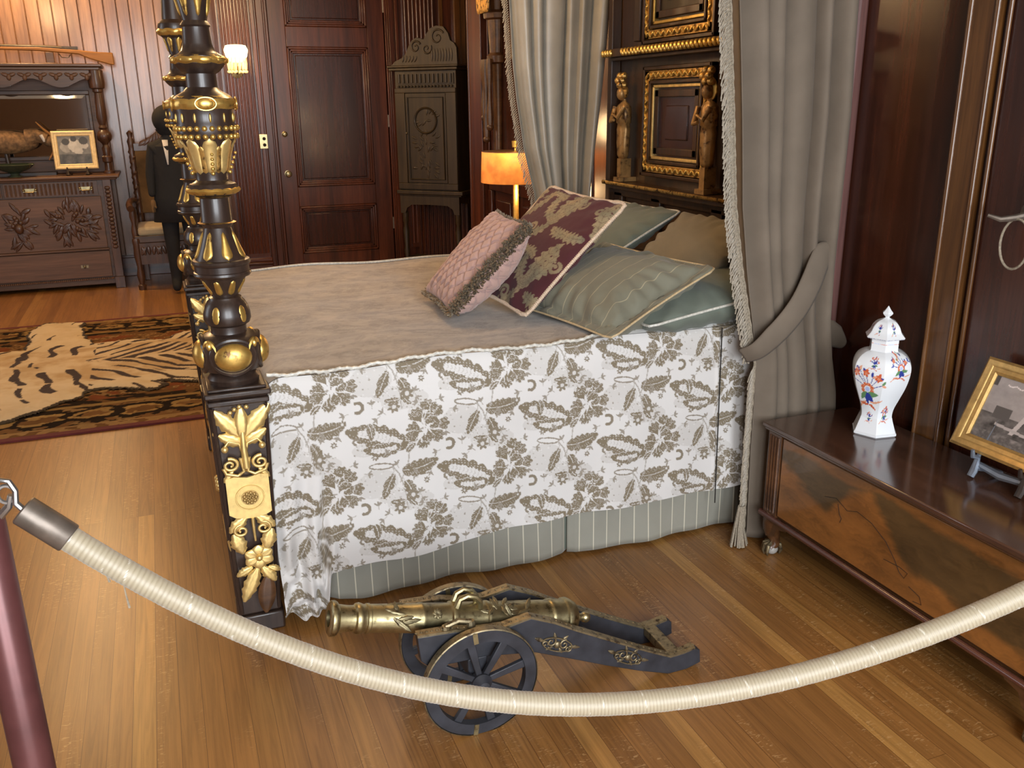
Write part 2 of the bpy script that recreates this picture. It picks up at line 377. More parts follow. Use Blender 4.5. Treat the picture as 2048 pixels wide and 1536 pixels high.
def dup(o, parent=None, loc=None):
    c = o.copy(); COL.objects.link(c); WL[c] = WL[o]
    if parent is not None: c.parent = parent
    for ch in [q for q in bpy.data.objects if q.parent == o]: dup(ch, c)
    if loc is not None: c.location = loc
    return c
def lerp(a, b, t): return a+(b-a)*t
def interp(x, xs, ys): return float(np.interp(x, xs, ys))
def srgb(c):
    c = np.asarray(c, float)/255.0
    return np.where(c <= 0.04045, c/12.92, ((c+0.055)/1.055)**2.4)

# ------------------------------------------------------------------ pattern painter (numpy), read at the vertices of dense meshes
class Tile:
    def __init__(s, w, h, res=0.0008, wrap=True, base=0.0):
        s.w, s.h, s.res, s.wrap = w, h, res, wrap
        s.nx, s.ny = int(round(w/res)), int(round(h/res)); s.a = np.full((s.ny, s.nx), base, float)
    def win(s, cx, cy, R):
        k = int(R/s.res)+2; ix = int(cx/s.res); iy = int(cy/s.res)
        xs = np.arange(ix-k, ix+k+1); ys = np.arange(iy-k, iy+k+1)
        X, Y = np.meshgrid(xs*s.res-cx, ys*s.res-cy)
        return xs, ys, X, Y
    def put(s, xs, ys, mask, val):
        if s.wrap:
            jj, ii = np.nonzero(mask); s.a[ys[jj] % s.ny, xs[ii] % s.nx] = val
        else:
            jj, ii = np.nonzero(mask); x = xs[ii]; y = ys[jj]; ok = (x >= 0) & (x < s.nx) & (y >= 0) & (y < s.ny); s.a[y[ok], x[ok]] = val
    def flower(s, cx, cy, R, val=1.0, lite=0.25, lobes=9, ph=0.0, sq=0.85):
        xs, ys, X, Y = s.win(cx, cy, R*1.2); Y = Y/sq; r = np.hypot(X, Y); th = np.arctan2(Y, X)+ph
        out = R*(0.80+0.15*np.abs(np.sin(lobes*th/2))+0.05*np.abs(np.sin(lobes*1.5*th+1)))
        s.put(xs, ys, r < out+R*0.04, lite); s.put(xs, ys, r < out, val)
        for q, lb, p2 in ((0.70, lobes-2, 0.5), (0.46, 5, 0.2), (0.24, 4, 0.9)):
            rr = R*q*(0.8+0.25*np.abs(np.sin(lb*(th+p2)/2))); s.put(xs, ys, np.abs(r-rr) < R*0.035, lite)
        n = lobes*2; fr = np.abs(((th*n/(2*pi)) % 1)-0.5)
        s.put(xs, ys, (fr < 0.06) & (r > R*0.62) & (r < out*0.97), lite)
    def daisy(s, cx, cy, R, val=1.0, c=0.2, n=6, ph=0.0):
        xs, ys, X, Y = s.win(cx, cy, R*1.2); r = np.hypot(X, Y); th = np.arctan2(Y, X)+ph
        s.put(xs, ys, r < R*(0.45+0.55*np.abs(np.sin(n*th/2))), val); s.put(xs, ys, (r < R*0.32), c); s.put(xs, ys, (r < R*0.16), val)
    def dot(s, cx, cy, R, val=1.0):
        xs, ys, X, Y = s.win(cx, cy, R); s.put(xs, ys, np.hypot(X, Y) < R, val)
    def frond(s, cx, cy, ang, L, W, bend=0.0, teeth=7, val=1.0, rib=0.2, lite=None, depth=0.45, slant=0.5):
        a = radians(ang); K = 40; t = np.linspace(0, 1, K); px = t*L*np.cos(a)-bend*L*t*t*np.sin(a); py = t*L*np.sin(a)+bend*L*t*t*np.cos(a)
        mx, my = px[K//2], py[K//2]; xs, ys, X, Y = s.win(cx+mx, cy+my, L*0.62+W*1.2)
        X = X+mx; Y = Y+my
        d2 = (X[..., None]-px)**2+(Y[..., None]-py)**2; i = d2.argmin(-1); d = np.sqrt(d2.min(-1)); tt = t[i]
        w = W*np.sin(pi*np.clip(tt*0.93+0.05, 0, 1))**0.7
        sw = 1-depth*((tt*teeth-slant*d/max(W, 1e-6)) % 1.0) if teeth else 1
        edge = (d < w*sw) & (tt > 0.005)
        if lite is not None: s.put(xs, ys, d < w*sw+0.0022, lite)
        s.put(xs, ys, edge, val)
        if rib is not None:
            s.put(xs, ys, edge & (d < 0.0011+0.02*W) & (tt < 0.9), rib)
            if teeth: s.put(xs, ys, edge & ((((tt*teeth-slant*1.6*d/W)) % 1.0) < 0.13) & (d < w*0.75), rib)
    def stem(s, pts, w, val=0.6):
        pts = np.array(pts, float)
        for k in range(len(pts)-1):
            n = max(2, int(np.hypot(*(pts[k+1]-pts[k]))/s.res)); 
            for q in np.linspace(pts[k], pts[k+1], n): s.dot(q[0], q[1], w, val)
    def curve(s, cx, cy, r, a0, a1, w, val=0.6, r1=None):
        n = 40; r1 = r if r1 is None else r1
        s.stem([(cx+(r+(r1-r)*i/n)*cos(radians(a0+(a1-a0)*i/n)), cy+(r+(r1-r)*i/n)*sin(radians(a0+(a1-a0)*i/n))) for i in range(n+1)], w, val)
    def read(s, x, y):
        ix = np.floor(np.asarray(x)/s.res).astype(int); iy = np.floor(np.asarray(y)/s.res).astype(int)
        if s.wrap: return s.a[iy % s.ny, ix % s.nx]
        return s.a[np.clip(iy, 0, s.ny-1), np.clip(ix, 0, s.nx-1)]
def mixc(v, c0, c1):
    v = np.asarray(v)[..., None]; return np.asarray(c0)*(1-v)+np.asarray(c1)*v

# ================================================================== THE ROOM
XL, XH, XF, YB, YD, YF, ZC = -3.6, 2.2, 2.95, 8.95, 8.5, -1.9, 3.25
b = MB(); b.box(XL-0.1, XF+0.1, YF-0.1, YB+0.1, -0.06, 0.0); struct('floor', b, M_floor, smooth=0)
b = MB(); b.box(XL-0.1, XF+0.1, YF-0.1, YB+0.1, ZC, ZC+0.06); struct('ceiling', b, M_ceiling, smooth=0)
# boarded back wall: every board is bevelled, the groove between them is real
b = MB(); x = XL; w = 0.101
while x < 0.62:
    x1 = min(x+w, 0.64); e = 0.006
    b.prism([(x+0.0008, 0), (x+e, -0.012), (x1-e, -0.012), (x1-0.0008, 0)], 0.0, ZC, T(0, YB, 0) @ Matrix(((1, 0, 0, 0), (0, 1, 0, 0), (0, 0, 1, 0), (0, 0, 0, 1))))
    x = x1 if x1 < 0.63 else 9
b.box(XL-0.1, 0.64, YB, YB+0.08, 0, ZC); struct('wall_back', b, M_board, smooth=0)
b = MB(); b.box(XL-0.1, 0.62, YB-0.035, YB-0.012, 0, 0.17); b.box(XL-0.1, 0.62, YB-0.045, YB-0.012, 0.17, 0.195); struct('baseboard_back', b, M_mahog_x, bevel=0.004)
# wall carrying the door
b = MB(); b.box(0.62, 1.04, YD, YB+0.08, 0, ZC); b.box(2.09, XF+0.1, YD, YB+0.08, 0, ZC); b.box(1.04, 2.09, YD, YB+0.08, 2.62, ZC); b.box(1.04, 2.09, YD+0.14, YB+0.08, 0, 2.62)
struct('wall_door', b, M_mahog, smooth=0)
def fluted(x0, x1, y, z0, z1, n, proud=0.035, side='y'):
    b = MB(); b.box(x0, x1, y-proud, y, z0, z1)
    w = (x1-x0)/n
    for i in range(n):
        c = x0+w*(i+0.5); poly = [(c+w*0.36*cos(a), -w*0.30*sin(a)) for a in np.linspace(0, pi, 7)]
        b.prism(poly, z0+0.04, z1-0.04, T(0, y-proud, 0))
    return b
tn = [0]
def trim(mb, mat, **kw):
    tn[0] += 1; return struct('trim_%d' % tn[0], mb, mat, **kw)
p = fluted(0.635, 0.885, YD, 0.16, 2.9, 9); trim(p, M_mahog)
b = MB()
for z0, z1, q in ((0, 0.10, 0.085), (0.10, 0.125, 0.095), (0.125, 0.16, 0.07)): b.box(0.60, 0.90, YD-q, YD, z0, z1)
trim(b, M_mahog_x, bevel=0.006)
def casing(x0, x1, z1):
    b = MB()
    for u0, u1, q in ((0, 0.22, 0.050), (0.22, 0.34, 0.030), (0.34, 0.72, 0.042), (0.72, 0.84, 0.026), (0.84, 1, 0.018)):
        b.box(lerp(x0, x1, u0), lerp(x0, x1, u1), YD-q, YD, 0, z1)
    return b
trim(casing(0.90, 1.045, 2.7), M_mahog, bevel=0.004); trim(casing(2.20, 2.085, 2.7), M_mahog, bevel=0.004)
b = MB(); b.box(0.90, 2.20, YD-0.05, YD, 2.62, 2.76); trim(b, M_mahog_x, bevel=0.005)
p = fluted(2.255, 2.555, YD, 0.16, 2.9, 8); trim(p, M_mahog)
b = MB(); b.box(2.74, 2.80, YD-0.05, YD, 0, 2.9); b.box(2.80, 2.86, YD-0.03, YD, 0, 2.9); b.box(2.60, 2.64, YD-0.02, YD, 0, 2.9); trim(b, M_stile, bevel=0.006)
# the door
D = thing('door_1', (1.565, YD+0.05, 0.0), 'dark red mahogany panelled door with small brass knob and round brass bolt', 'door'); D['kind'] = 'structure'
b = MB(); x0, x1 = 1.05, 2.08
def leafframe(b, x0, x1, y0, y1, zs, cells):
    for (a0, a1, c0, c1) in cells: b.box(a0, a1, y0, y1, c0, c1)
px0, px1 = 1.195, 1.925
cells = [(x0, px0, 0.005, 2.61), (px1, x1, 0.005, 2.61), (px0, px1, 0.005, 0.16), (px0, px1, 0.60, 0.78), (px0, px1, 2.0, 2.17), (px0, px1, 2.48, 2.61)]
leafframe(b, x0, x1, YD+0.015, YD+0.06, None, cells); obj('door_frame', b, M_mahog, D, bevel=0.004)
for (z0, z1) in ((0.16, 0.60), (0.78, 2.0), (2.17, 2.48)):
    b = MB(); b.box(px0, px1, YD+0.045, YD+0.06, z0, z1)
    b.box(px0+0.07, px1-0.07, YD+0.035, YD+0.05, z0+0.07, z1-0.07); q = obj('door_panel', b, M_mahog_deep, D, bevel=0.006)
    b = MB()
    for e, yy in ((0.0, 0.004), (0.018, 0.014), (0.034, 0.026)):
        for a0, a1, c0, c1 in ((px0+e, px1-e, z0+e, z0+e+0.02), (px0+e, px1-e, z1-e-0.02, z1-e), (px0+e, px0+e+0.02, z0+e, z1-e), (px1-e-0.02, px1-e, z0+e, z1-e)):
            b.box(a0, a1, YD+yy, YD+0.05, c0, c1)
    obj('panel_moulding', b, M_mahog, D, bevel=0.006)
b = MB(); m = T(1.115, YD+0.015, 0.905) @ Rx(90); b.lathe([(0, 0.030), (0.006, 0.030), (0.008, 0.012), (0.035, 0.011), (0.042, 0.024), (0.055, 0.030), (0.070, 0.024), (0.075, 0.008)], n=20, m=m); obj('door_knob', b, M_brass, D)
b = MB(); m = T(1.115, YD+0.015, 1.255) @ Rx(90); b.lathe([(0, 0.026), (0.008, 0.026), (0.012, 0.018), (0.02, 0.014), (0.022, 0.004)], n=20, m=m); obj('bolt_cylinder', b, M_brass, D)
for zz in (0.35, 1.3, 2.3):
    b = MB(); b.lathe([(0, 0.009), (0.11, 0.009)], (2.083, YD+0.008, zz), 10); obj('hinge', b, M_ferr, D)

# head-side wall: near part at XH, far bay at XF
b = MB(); b.box(XH, XF+0.1, YF-0.1, 6.33, 0, ZC); b.box(XF, XF+0.1, 6.33, YB+0.1, 0, ZC); struct('wall_right', b, M_mahog_deep, smooth=0)
def vstile(y0, y1, mat, z0=0.0, z1=2.95, proud=0.03, bead=True):
    b = MB(); b.box(XH-proud, XH, y0, y1, z0, z1)
    if bead:
        for yy in (y0, y1):
            b.lathe([(z0, 0.008), (z1, 0.008)], (XH-proud, yy, 0), 10)
            b.lathe([(z0, 0.007), (z1, 0.007)], (XH-0.008, yy+(0.022 if yy == y1 else -0.022), 0), 10)
    return trim(b, mat, smooth=50)
vstile(1.925, 2.015, M_stile); vstile(1.10, 1.20, M_stile); vstile(0.1, 0.2, M_stile); vstile(-0.9, -0.8, M_stile)
b = MB(); b.box(XH-0.045, XH, 2.445, 2.56, 0, 2.95); trim(b, M_rosy, bevel=0.012)
vstile(4.02, 4.10, M_stile, proud=0.05); vstile(4.16, 4.36, M_mahog, proud=0.03); vstile(6.06, 6.33, M_mahog, proud=0.05)
b = MB(); b.box(XH-0.03, XH, 4.5, 6.0, 0, 0.35); b.box(XH-0.03, XH, 4.5, 6.0, 0.92, 1.0); 
for yy in (4.5, 5.0, 5.5, 5.96): b.box(XH-0.028, XH, yy, yy+0.07, 0.35, 0.92)
for yy in (4.6, 5.1, 5.6): b.box(XH-0.02, XH, yy+0.02, yy+0.30, 0.42, 0.86)
trim(b, M_mahog_deep, bevel=0.006)
b = MB(); b.box(XH-0.03, XH, YF, 2.44, 0, 0.2); b.box(XH-0.04, XH, YF, 2.44, 0.2, 0.22); struct('baseboard_right', b, M_mahog_deep, bevel=0.004)
# carved wall column behind the lamp with a hanging ribbon
tn[0] += 1; CW = thing('trim_%d' % tn[0], (XH-0.03, 5.83, 1.10), None, None); CW['kind'] = 'structure'
b = MB(); b.lathe([(1.12, 0.05), (1.2, 0.035), (1.75, 0.045), (1.76, 0.075), (1.80, 0.08), (1.82, 0.05), (2.02, 0.065), (2.03, 0.09), (2.06, 0.095), (2.08, 0.06), (2.25, 0.085), (2.26, 0.12), (2.32, 0.13), (2.36, 0.10), (2.9, 0.10)], (XH-0.02, 5.83, 0), 20, sx=0.8, fn=lambda z, r, a: r*(1+0.10*abs(sin(5*a))*(1 if z > 1.8 else 0.3)))
obj('carved_shaft', b, M_oakdark, CW)
b = MB()
for s, l in ((-0.04, 0.42), (0.03, 0.5), (0.07, 0.36)):
    b.tube([(XH-0.09, 5.83+s, 1.78-l*t) for t in np.linspace(0, 1, 10)], [0.018+0.006*sin(9*t) for t in np.linspace(0, 1, 10)], 8)
    b.ball((XH-0.09, 5.83+s, 1.77-l), 0.024)
obj('hanging_drops', b, M_oakdark, CW)
b = MB()
for k in range(7): b.leaf(T(XH-0.11, 5.83, 2.06) @ Matrix.Rotation(radians(-90), 4, 'Y') @ Rx(0) @ T(0, (k-3)*0.03, 0), 0.18, 0.03, 0.02)
obj('capital_leaves', b, M_golddull, CW)

# left wall and the wall of windows behind the camera
b = MB(); b.box(XL-0.1, XL, YF-0.1, 3.9, 0, ZC); b.box(XL-0.1, XL, 5.3, YB+0.1, 0, ZC); b.box(XL-0.1, XL, 3.9, 5.3, 0, 0.6); b.box(XL-0.1, XL, 3.9, 5.3, 2.9, ZC)
struct('wall_left', b, M_rearwall, smooth=0)
b = MB(); xs = [XL-0.1]
for wx, ww in WIN: xs += [wx-ww/2, wx+ww/2]
xs.append(XF+0.1)
for i in range(0, len(xs), 2): b.box(xs[i], xs[i+1], YF-0.1, YF, 0, ZC)
for i in range(1, len(xs)-1, 2): b.box(xs[i], xs[i+1], YF-0.1, YF, 0, 0.6); b.box(xs[i], xs[i+1], YF-0.1, YF, 2.9, ZC)
struct('wall_front', b, M_rearwall, smooth=0)
def window(n, p0, along, w, z0, z1):
    W = thing('window_%d' % n, (*p0, z0), None, None); W['kind'] = 'structure'
    def B(b, a0, a1, d0, d1, c0, c1):
        if along == 'x': b.box(p0[0]+a0, p0[0]+a1, p0[1]+d0, p0[1]+d1, c0, c1)
        else: b.box(p0[0]+d0, p0[0]+d1, p0[1]+a0, p0[1]+a1, c0, c1)
    b = MB(); h = w/2
    for a in ((-h, -h+0.05), (h-0.05, h), (-0.015, 0.015)): B(b, *a, -0.06, -0.01, z0, z1)
    for c in ((z0, z0+0.06), (z1-0.05, z1), ((z0+z1)/2-0.02, (z0+z1)/2+0.02)): B(b, -h, h, -0.06, -0.01, *c)
    obj('window_frame', b, M_cream_paint, W, bevel=0.004)
    b = MB(); B(b, -h+0.05, h-0.05, -0.04, -0.036, z0+0.05, z1-0.05); obj('window_pane', b, M_glass, W, smooth=0)
for i, (wx, ww) in enumerate(WIN): window(i+1, (wx, YF), 'x', ww, 0.6, 2.9)
window(3, (XL-0.0, 4.6), 'y', 1.4, 0.6, 2.9)

# wall fittings
def sconce(x, y, z, label, power, group='glowing wall sconces'):
    t = thing('wall_sconce', (x, y, z-0.16), label, 'wall lamp', group)
    b = MB(); b.lathe([(0, 0.05), (0.01, 0.055), (0.02, 0.02), (0.022, 0.004)], n=18, m=T(x, y, z-0.14) @ Rx(90))
    b.tube([(x, y-0.01, z-0.14), (x, y-0.05, z-0.16), (x, y-0.10, z-0.15), (x, y-0.11, z-0.10)], 0.008, 8)
    obj('bracket', b, M_brass, t)
    b = MB(); b.lathe([(0, 0.03), (0.012, 0.062), (0.05, 0.085), (0.10, 0.095), (0.135, 0.08), (0.14, 0.06)], (x, y-0.11, z-0.07), 24, fn=lambda zz, r, a: r*(1+0.05*cos(8*a)))
    obj('glass_shade', b, M_bulb, t)
    b = MB()
    for k in range(14):
        a = 2*pi*k/14; b.tube([(x+0.075*cos(a), y-0.11+0.075*sin(a), z-0.03-0.05*q) for q in (0, 1, 2)], [0.006, 0.009, 0.004], 6)
        b.ball((x+0.075*cos(a), y-0.11+0.075*sin(a), z-0.145), 0.011, n=8, rings=6)
    obj('crystal_drops', b, M_drops, t)
    point('sconce_light', (x, y-0.36-(0.25 if z > 2.5 else 0), z-0.02), power, WARM, 0.08)
    return t
sconce(0.745, YD-0.035, 1.93, 'small glowing glass wall lamp on the fluted pilaster beside the door', 7)
sconce(-0.95, YB-0.012, 2.80, 'small glowing glass wall lamp high on the boarded wall above the sideboard', 75)
t = thing('wall_outlet', (0.965, YD-0.05, 1.13), 'small brass switch plate with two dark rockers on the door casing', 'switch')
b = MB(); b.box(0.880, 0.952, YD-0.058, YD-0.0505, 1.135, 1.262); t.location = (0.915, YD-0.055, 1.135); WL[t] = Vector(t.location); obj('plate', b, M_plate, t, bevel=0.003)
for zz in (1.168, 1.222):
    b = MB(); b.lathe([(0, 0.015), (0.004, 0.015), (0.006, 0.008)], n=14, m=T(0.922, YD-0.058, zz) @ Rx(90)); obj('switch_socket', b, M_backing_shade, t)
# hook with a loop on the near right wall
t = thing('wall_hook', (XH-0.0, 1.775, 1.10), 'dark metal wall bracket with a thin hanging loop at the right edge', 'wall bracket')
b = MB(); b.lathe([(0, 0.035), (0.01, 0.035), (0.014, 0.012)], n=16, m=T(XH, 1.74, 1.20) @ Ry(-90))
b.tube([(XH-0.01, 1.74, 1.20), (XH-0.05, 1.755, 1.19), (XH-0.08, 1.775, 1.185), (XH-0.10, 1.80, 1.195)], [0.010, 0.009, 0.008, 0.005], 8)
b.tube([(XH-0.02, 1.74, 1.19), (XH-0.03, 1.72, 1.27), (XH-0.025, 1.71, 1.34)], [0.012, 0.02, 0.008], 10); obj('bracket', b, M_ferr, t)
b = MB(); b.tube([(XH-0.05, 1.745+0.045*sin(a)*(1), 1.12+0.068*cos(a)) for a in np.linspace(0, 2*pi, 28)], 0.0035, 6); obj('loop', b, M_fringe, t)

# ================================================================== THE BED
BED = thing('four_poster_bed', (1.1, 3.27, 0), 'dark carved four poster bed with gilded turned posts and gilt relief plinths', 'bed')
BX, BY0, BY1 = 0.130, 2.48, 4.07
PROF = [(0.770, 0.066), (0.785, 0.070), (0.797, 0.062), (0.803, 0.055), (0.812, 0.078), (0.835, 0.088), (0.86, 0.090), (0.885, 0.086), (0.905, 0.070), (0.912, 0.048), (0.919, 0.047),
        (0.931, 0.0475), (0.938, 0.058), (0.95, 0.0625), (0.966, 0.0615), (0.985, 0.056), (0.997, 0.050), (1.003, 0.044), (1.009, 0.042), (1.013, 0.0345), (1.03, 0.042), (1.05, 0.054), (1.064, 0.060), (1.067, 0.071), (1.073, 0.0755), (1.079, 0.074), (1.081, 0.0705),
        (1.097, 0.0705), (1.099, 0.074), (1.105, 0.0765), (1.111, 0.073), (1.113, 0.066), (1.130, 0.058), (1.150, 0.050), (1.175, 0.041), (1.189, 0.037), (1.196, 0.035), (1.203, 0.040), (1.209, 0.0425), (1.214, 0.039), (1.272, 0.037), (1.277, 0.041), (1.286, 0.062), (1.300, 0.064), (1.309, 0.058), (1.314, 0.045), (1.319, 0.040), (1.333, 0.040),
        (1.350, 0.044), (1.38, 0.050), (1.404, 0.058), (1.420, 0.066), (1.431, 0.072), (1.454, 0.074), (1.46, 0.071), (1.487, 0.071), (1.494, 0.0735), (1.520, 0.074), (1.529, 0.063), (1.538, 0.046), (1.547, 0.038), (1.579, 0.037), (1.584, 0.046), (1.595, 0.056), (1.603, 0.062), (1.620, 0.062), (1.626, 0.050), (1.633, 0.041), (1.650, 0.035),
        (1.688, 0.032), (1.692, 0.037), (1.698, 0.033), (1.703, 0.029), (1.715, 0.032), (1.74, 0.038), (1.765, 0.045), (1.775, 0.058), (1.80, 0.066), (1.82, 0.062), (1.835, 0.045), (1.92, 0.038), (1.925, 0.055), (1.955, 0.058), (1.96, 0.045), (2.05, 0.038), (2.3, 0.036), (2.52, 0.036)]
def relief_plinth(m, parent):
    """gilt carving on the front of the plinth; local x right, y = height, z out"""
    m = m @ Matrix.Diagonal((1.16, 1.0, 1.0, 1.0)); P = lambda nm, b, mt=M_goldpale: obj(nm, b, mt, parent, smooth=60)
    b = MB()
    for a, L, W, x, z in ((124, 0.100, 0.025, -0.002, 0.630), (54, 0.108, 0.027, 0.004, 0.630)): b.leaf(m @ T(x, z, 0) @ Rz(a), L, W, 0.012, 5)
    for a, L, W, x, z in ((147, 0.066, 0.021, 0.002, 0.606), (35, 0.066, 0.021, 0.002, 0.608)): b.leaf(m @ T(x, z, 0) @ Rz(a), L, W, 0.010, 4)
    b.leaf(m @ T(-0.001, 0.622, 0.002) @ Rz(88), 0.095, 0.018, 0.012, 0)
    b.tube([m @ Vector((0.001, 0.645, 0.003)), m @ Vector((0.0, 0.60, 0.006)), m @ Vector((0.002, 0.54, 0.004))], [0.008, 0.009, 0.011], 10)
    for x, z in ((-0.012, 0.712), (0.0, 0.718), (0.016, 0.716), (-0.022, 0.704)): b.ball(m @ Vector((x, z, 0.006)), 0.0065, n=10, rings=8)
    P('carved_leaves', b)
    b = MB()
    for s in (-1, 1):
        b.ball(m @ Vector((s*0.043, 0.600, 0.004)), 0.010, n=12, rings=8)
        b.tube([m @ Vector((s*0.043+s*0.0, 0.607, 0.004)), m @ Vector((s*0.033, 0.622, 0.004)), m @ Vector((s*0.010, 0.612, 0.003)), m @ Vector((s*0.004, 0.585, 0.003))], 0.0042, 8)
        b.scroll(m @ T(s*0.035, 0.552, 0.003), 0.020, 1.5, 0.0055, s, radians(90-s*10))
        b.tube([m @ Vector((s*0.035+s*0.016, 0.545, 0.003)), m @ Vector((s*0.046, 0.528, 0.003)), m @ Vector((s*0.020, 0.518, 0.003)), m @ Vector((s*0.004, 0.53, 0.003)), m @ Vector((s*0.010, 0.57, 0.003))], 0.0055, 8)
        b.leaf(m @ T(s*0.030, 0.535, 0) @ Rz(-90+s*35), 0.040, 0.010, 0.008, 3)
    P('carved_scrolls', b)
    b = MB(); b.prism([(-0.050, 0.405), (-0.050, 0.512), (-0.030, 0.517), (0, 0.510), (0.030, 0.517), (0.050, 0.512), (0.050, 0.40), (0.036, 0.392), (0.012, 0.388), (-0.012, 0.388), (-0.036, 0.394)], -0.004, 0.006, m)
    ring = [m @ Vector((0.002+0.033*cos(a), 0.450+0.036*sin(a), 0.006)) for a in np.linspace(0, 2*pi, 33)]; b.tube(ring, 0.0022, 6)
    P('gilt_tablet', b)
    b = MB(); b.prism([(0.002+0.021*cos(a), 0.450+0.022*sin(a)) for a in np.linspace(0, 2*pi, 24)[:-1]], 0.004, 0.008, m)
    for k in range(9): b.ball(m @ Vector((0.002+0.014*cos(k*0.698), 0.450+0.015*sin(k*0.698), 0.008)), 0.0055, n=8, rings=6)
    for k in range(5): b.ball(m @ Vector((0.002+0.006*cos(k*1.257), 0.450+0.006*sin(k*1.257), 0.010)), 0.004, n=8, rings=6)
    obj('rosette', b, gilt('rosette_gilt', (0.50, 0.33, 0.12), (0.16, 0.09, 0.04), 0.38, 0.45, 0.6, 90), parent, smooth=60, label='darker worn gilt rosette')
    b = MB()
    for s in (-1, 1):
        b.scroll(m @ T(s*0.026, 0.352, 0.003), 0.019, 1.4, 0.0055, -s, radians(90))
        b.leaf(m @ T(s*0.012, 0.392, 0) @ Rz(-90+s*44), 0.060, 0.019, 0.009, 4)
        b.leaf(m @ T(s*0.044, 0.345, 0) @ Rz(-90-s*14), 0.068, 0.021, 0.010, 4)
    b.tube([m @ Vector((0.003, 0.388, 0.005)), m @ Vector((0.003, 0.35, 0.006)), m @ Vector((0.004, 0.315, 0.003))], [0.005, 0.004, 0.003], 8)
    P('carved_scroll_leaves', b)
    b = MB()
    for k in range(6): b.leaf(m @ T(0.008, 0.262, 0.002) @ Rz(90+60*k) @ T(0.005, 0, 0), 0.032, 0.018, 0.008)
    b.ball(m @ Vector((0.008, 0.262, 0.008)), 0.010, n=12, rings=8)
    P('carved_flower', b)
    b = MB()
    for a, L, W, x, z in ((-112, 0.108, 0.022, 0.002, 0.228), (-62, 0.060, 0.018, 0.014, 0.230), (-35, 0.034, 0.012, 0.028, 0.228), (-150, 0.045, 0.016, -0.010, 0.234)): b.leaf(m @ T(x, z, 0) @ Rz(a), L, W, 0.010, 5)
    P('carved_lower_leaves', b)
    b = MB(); b.leaf(m @ T(0.024, 0.20, 0) @ Rz(-96), 0.12, 0.022, 0.010, 0); obj('wooden_leaf', b, M_oakdark, parent, smooth=60, label='bare brown carved leaf')
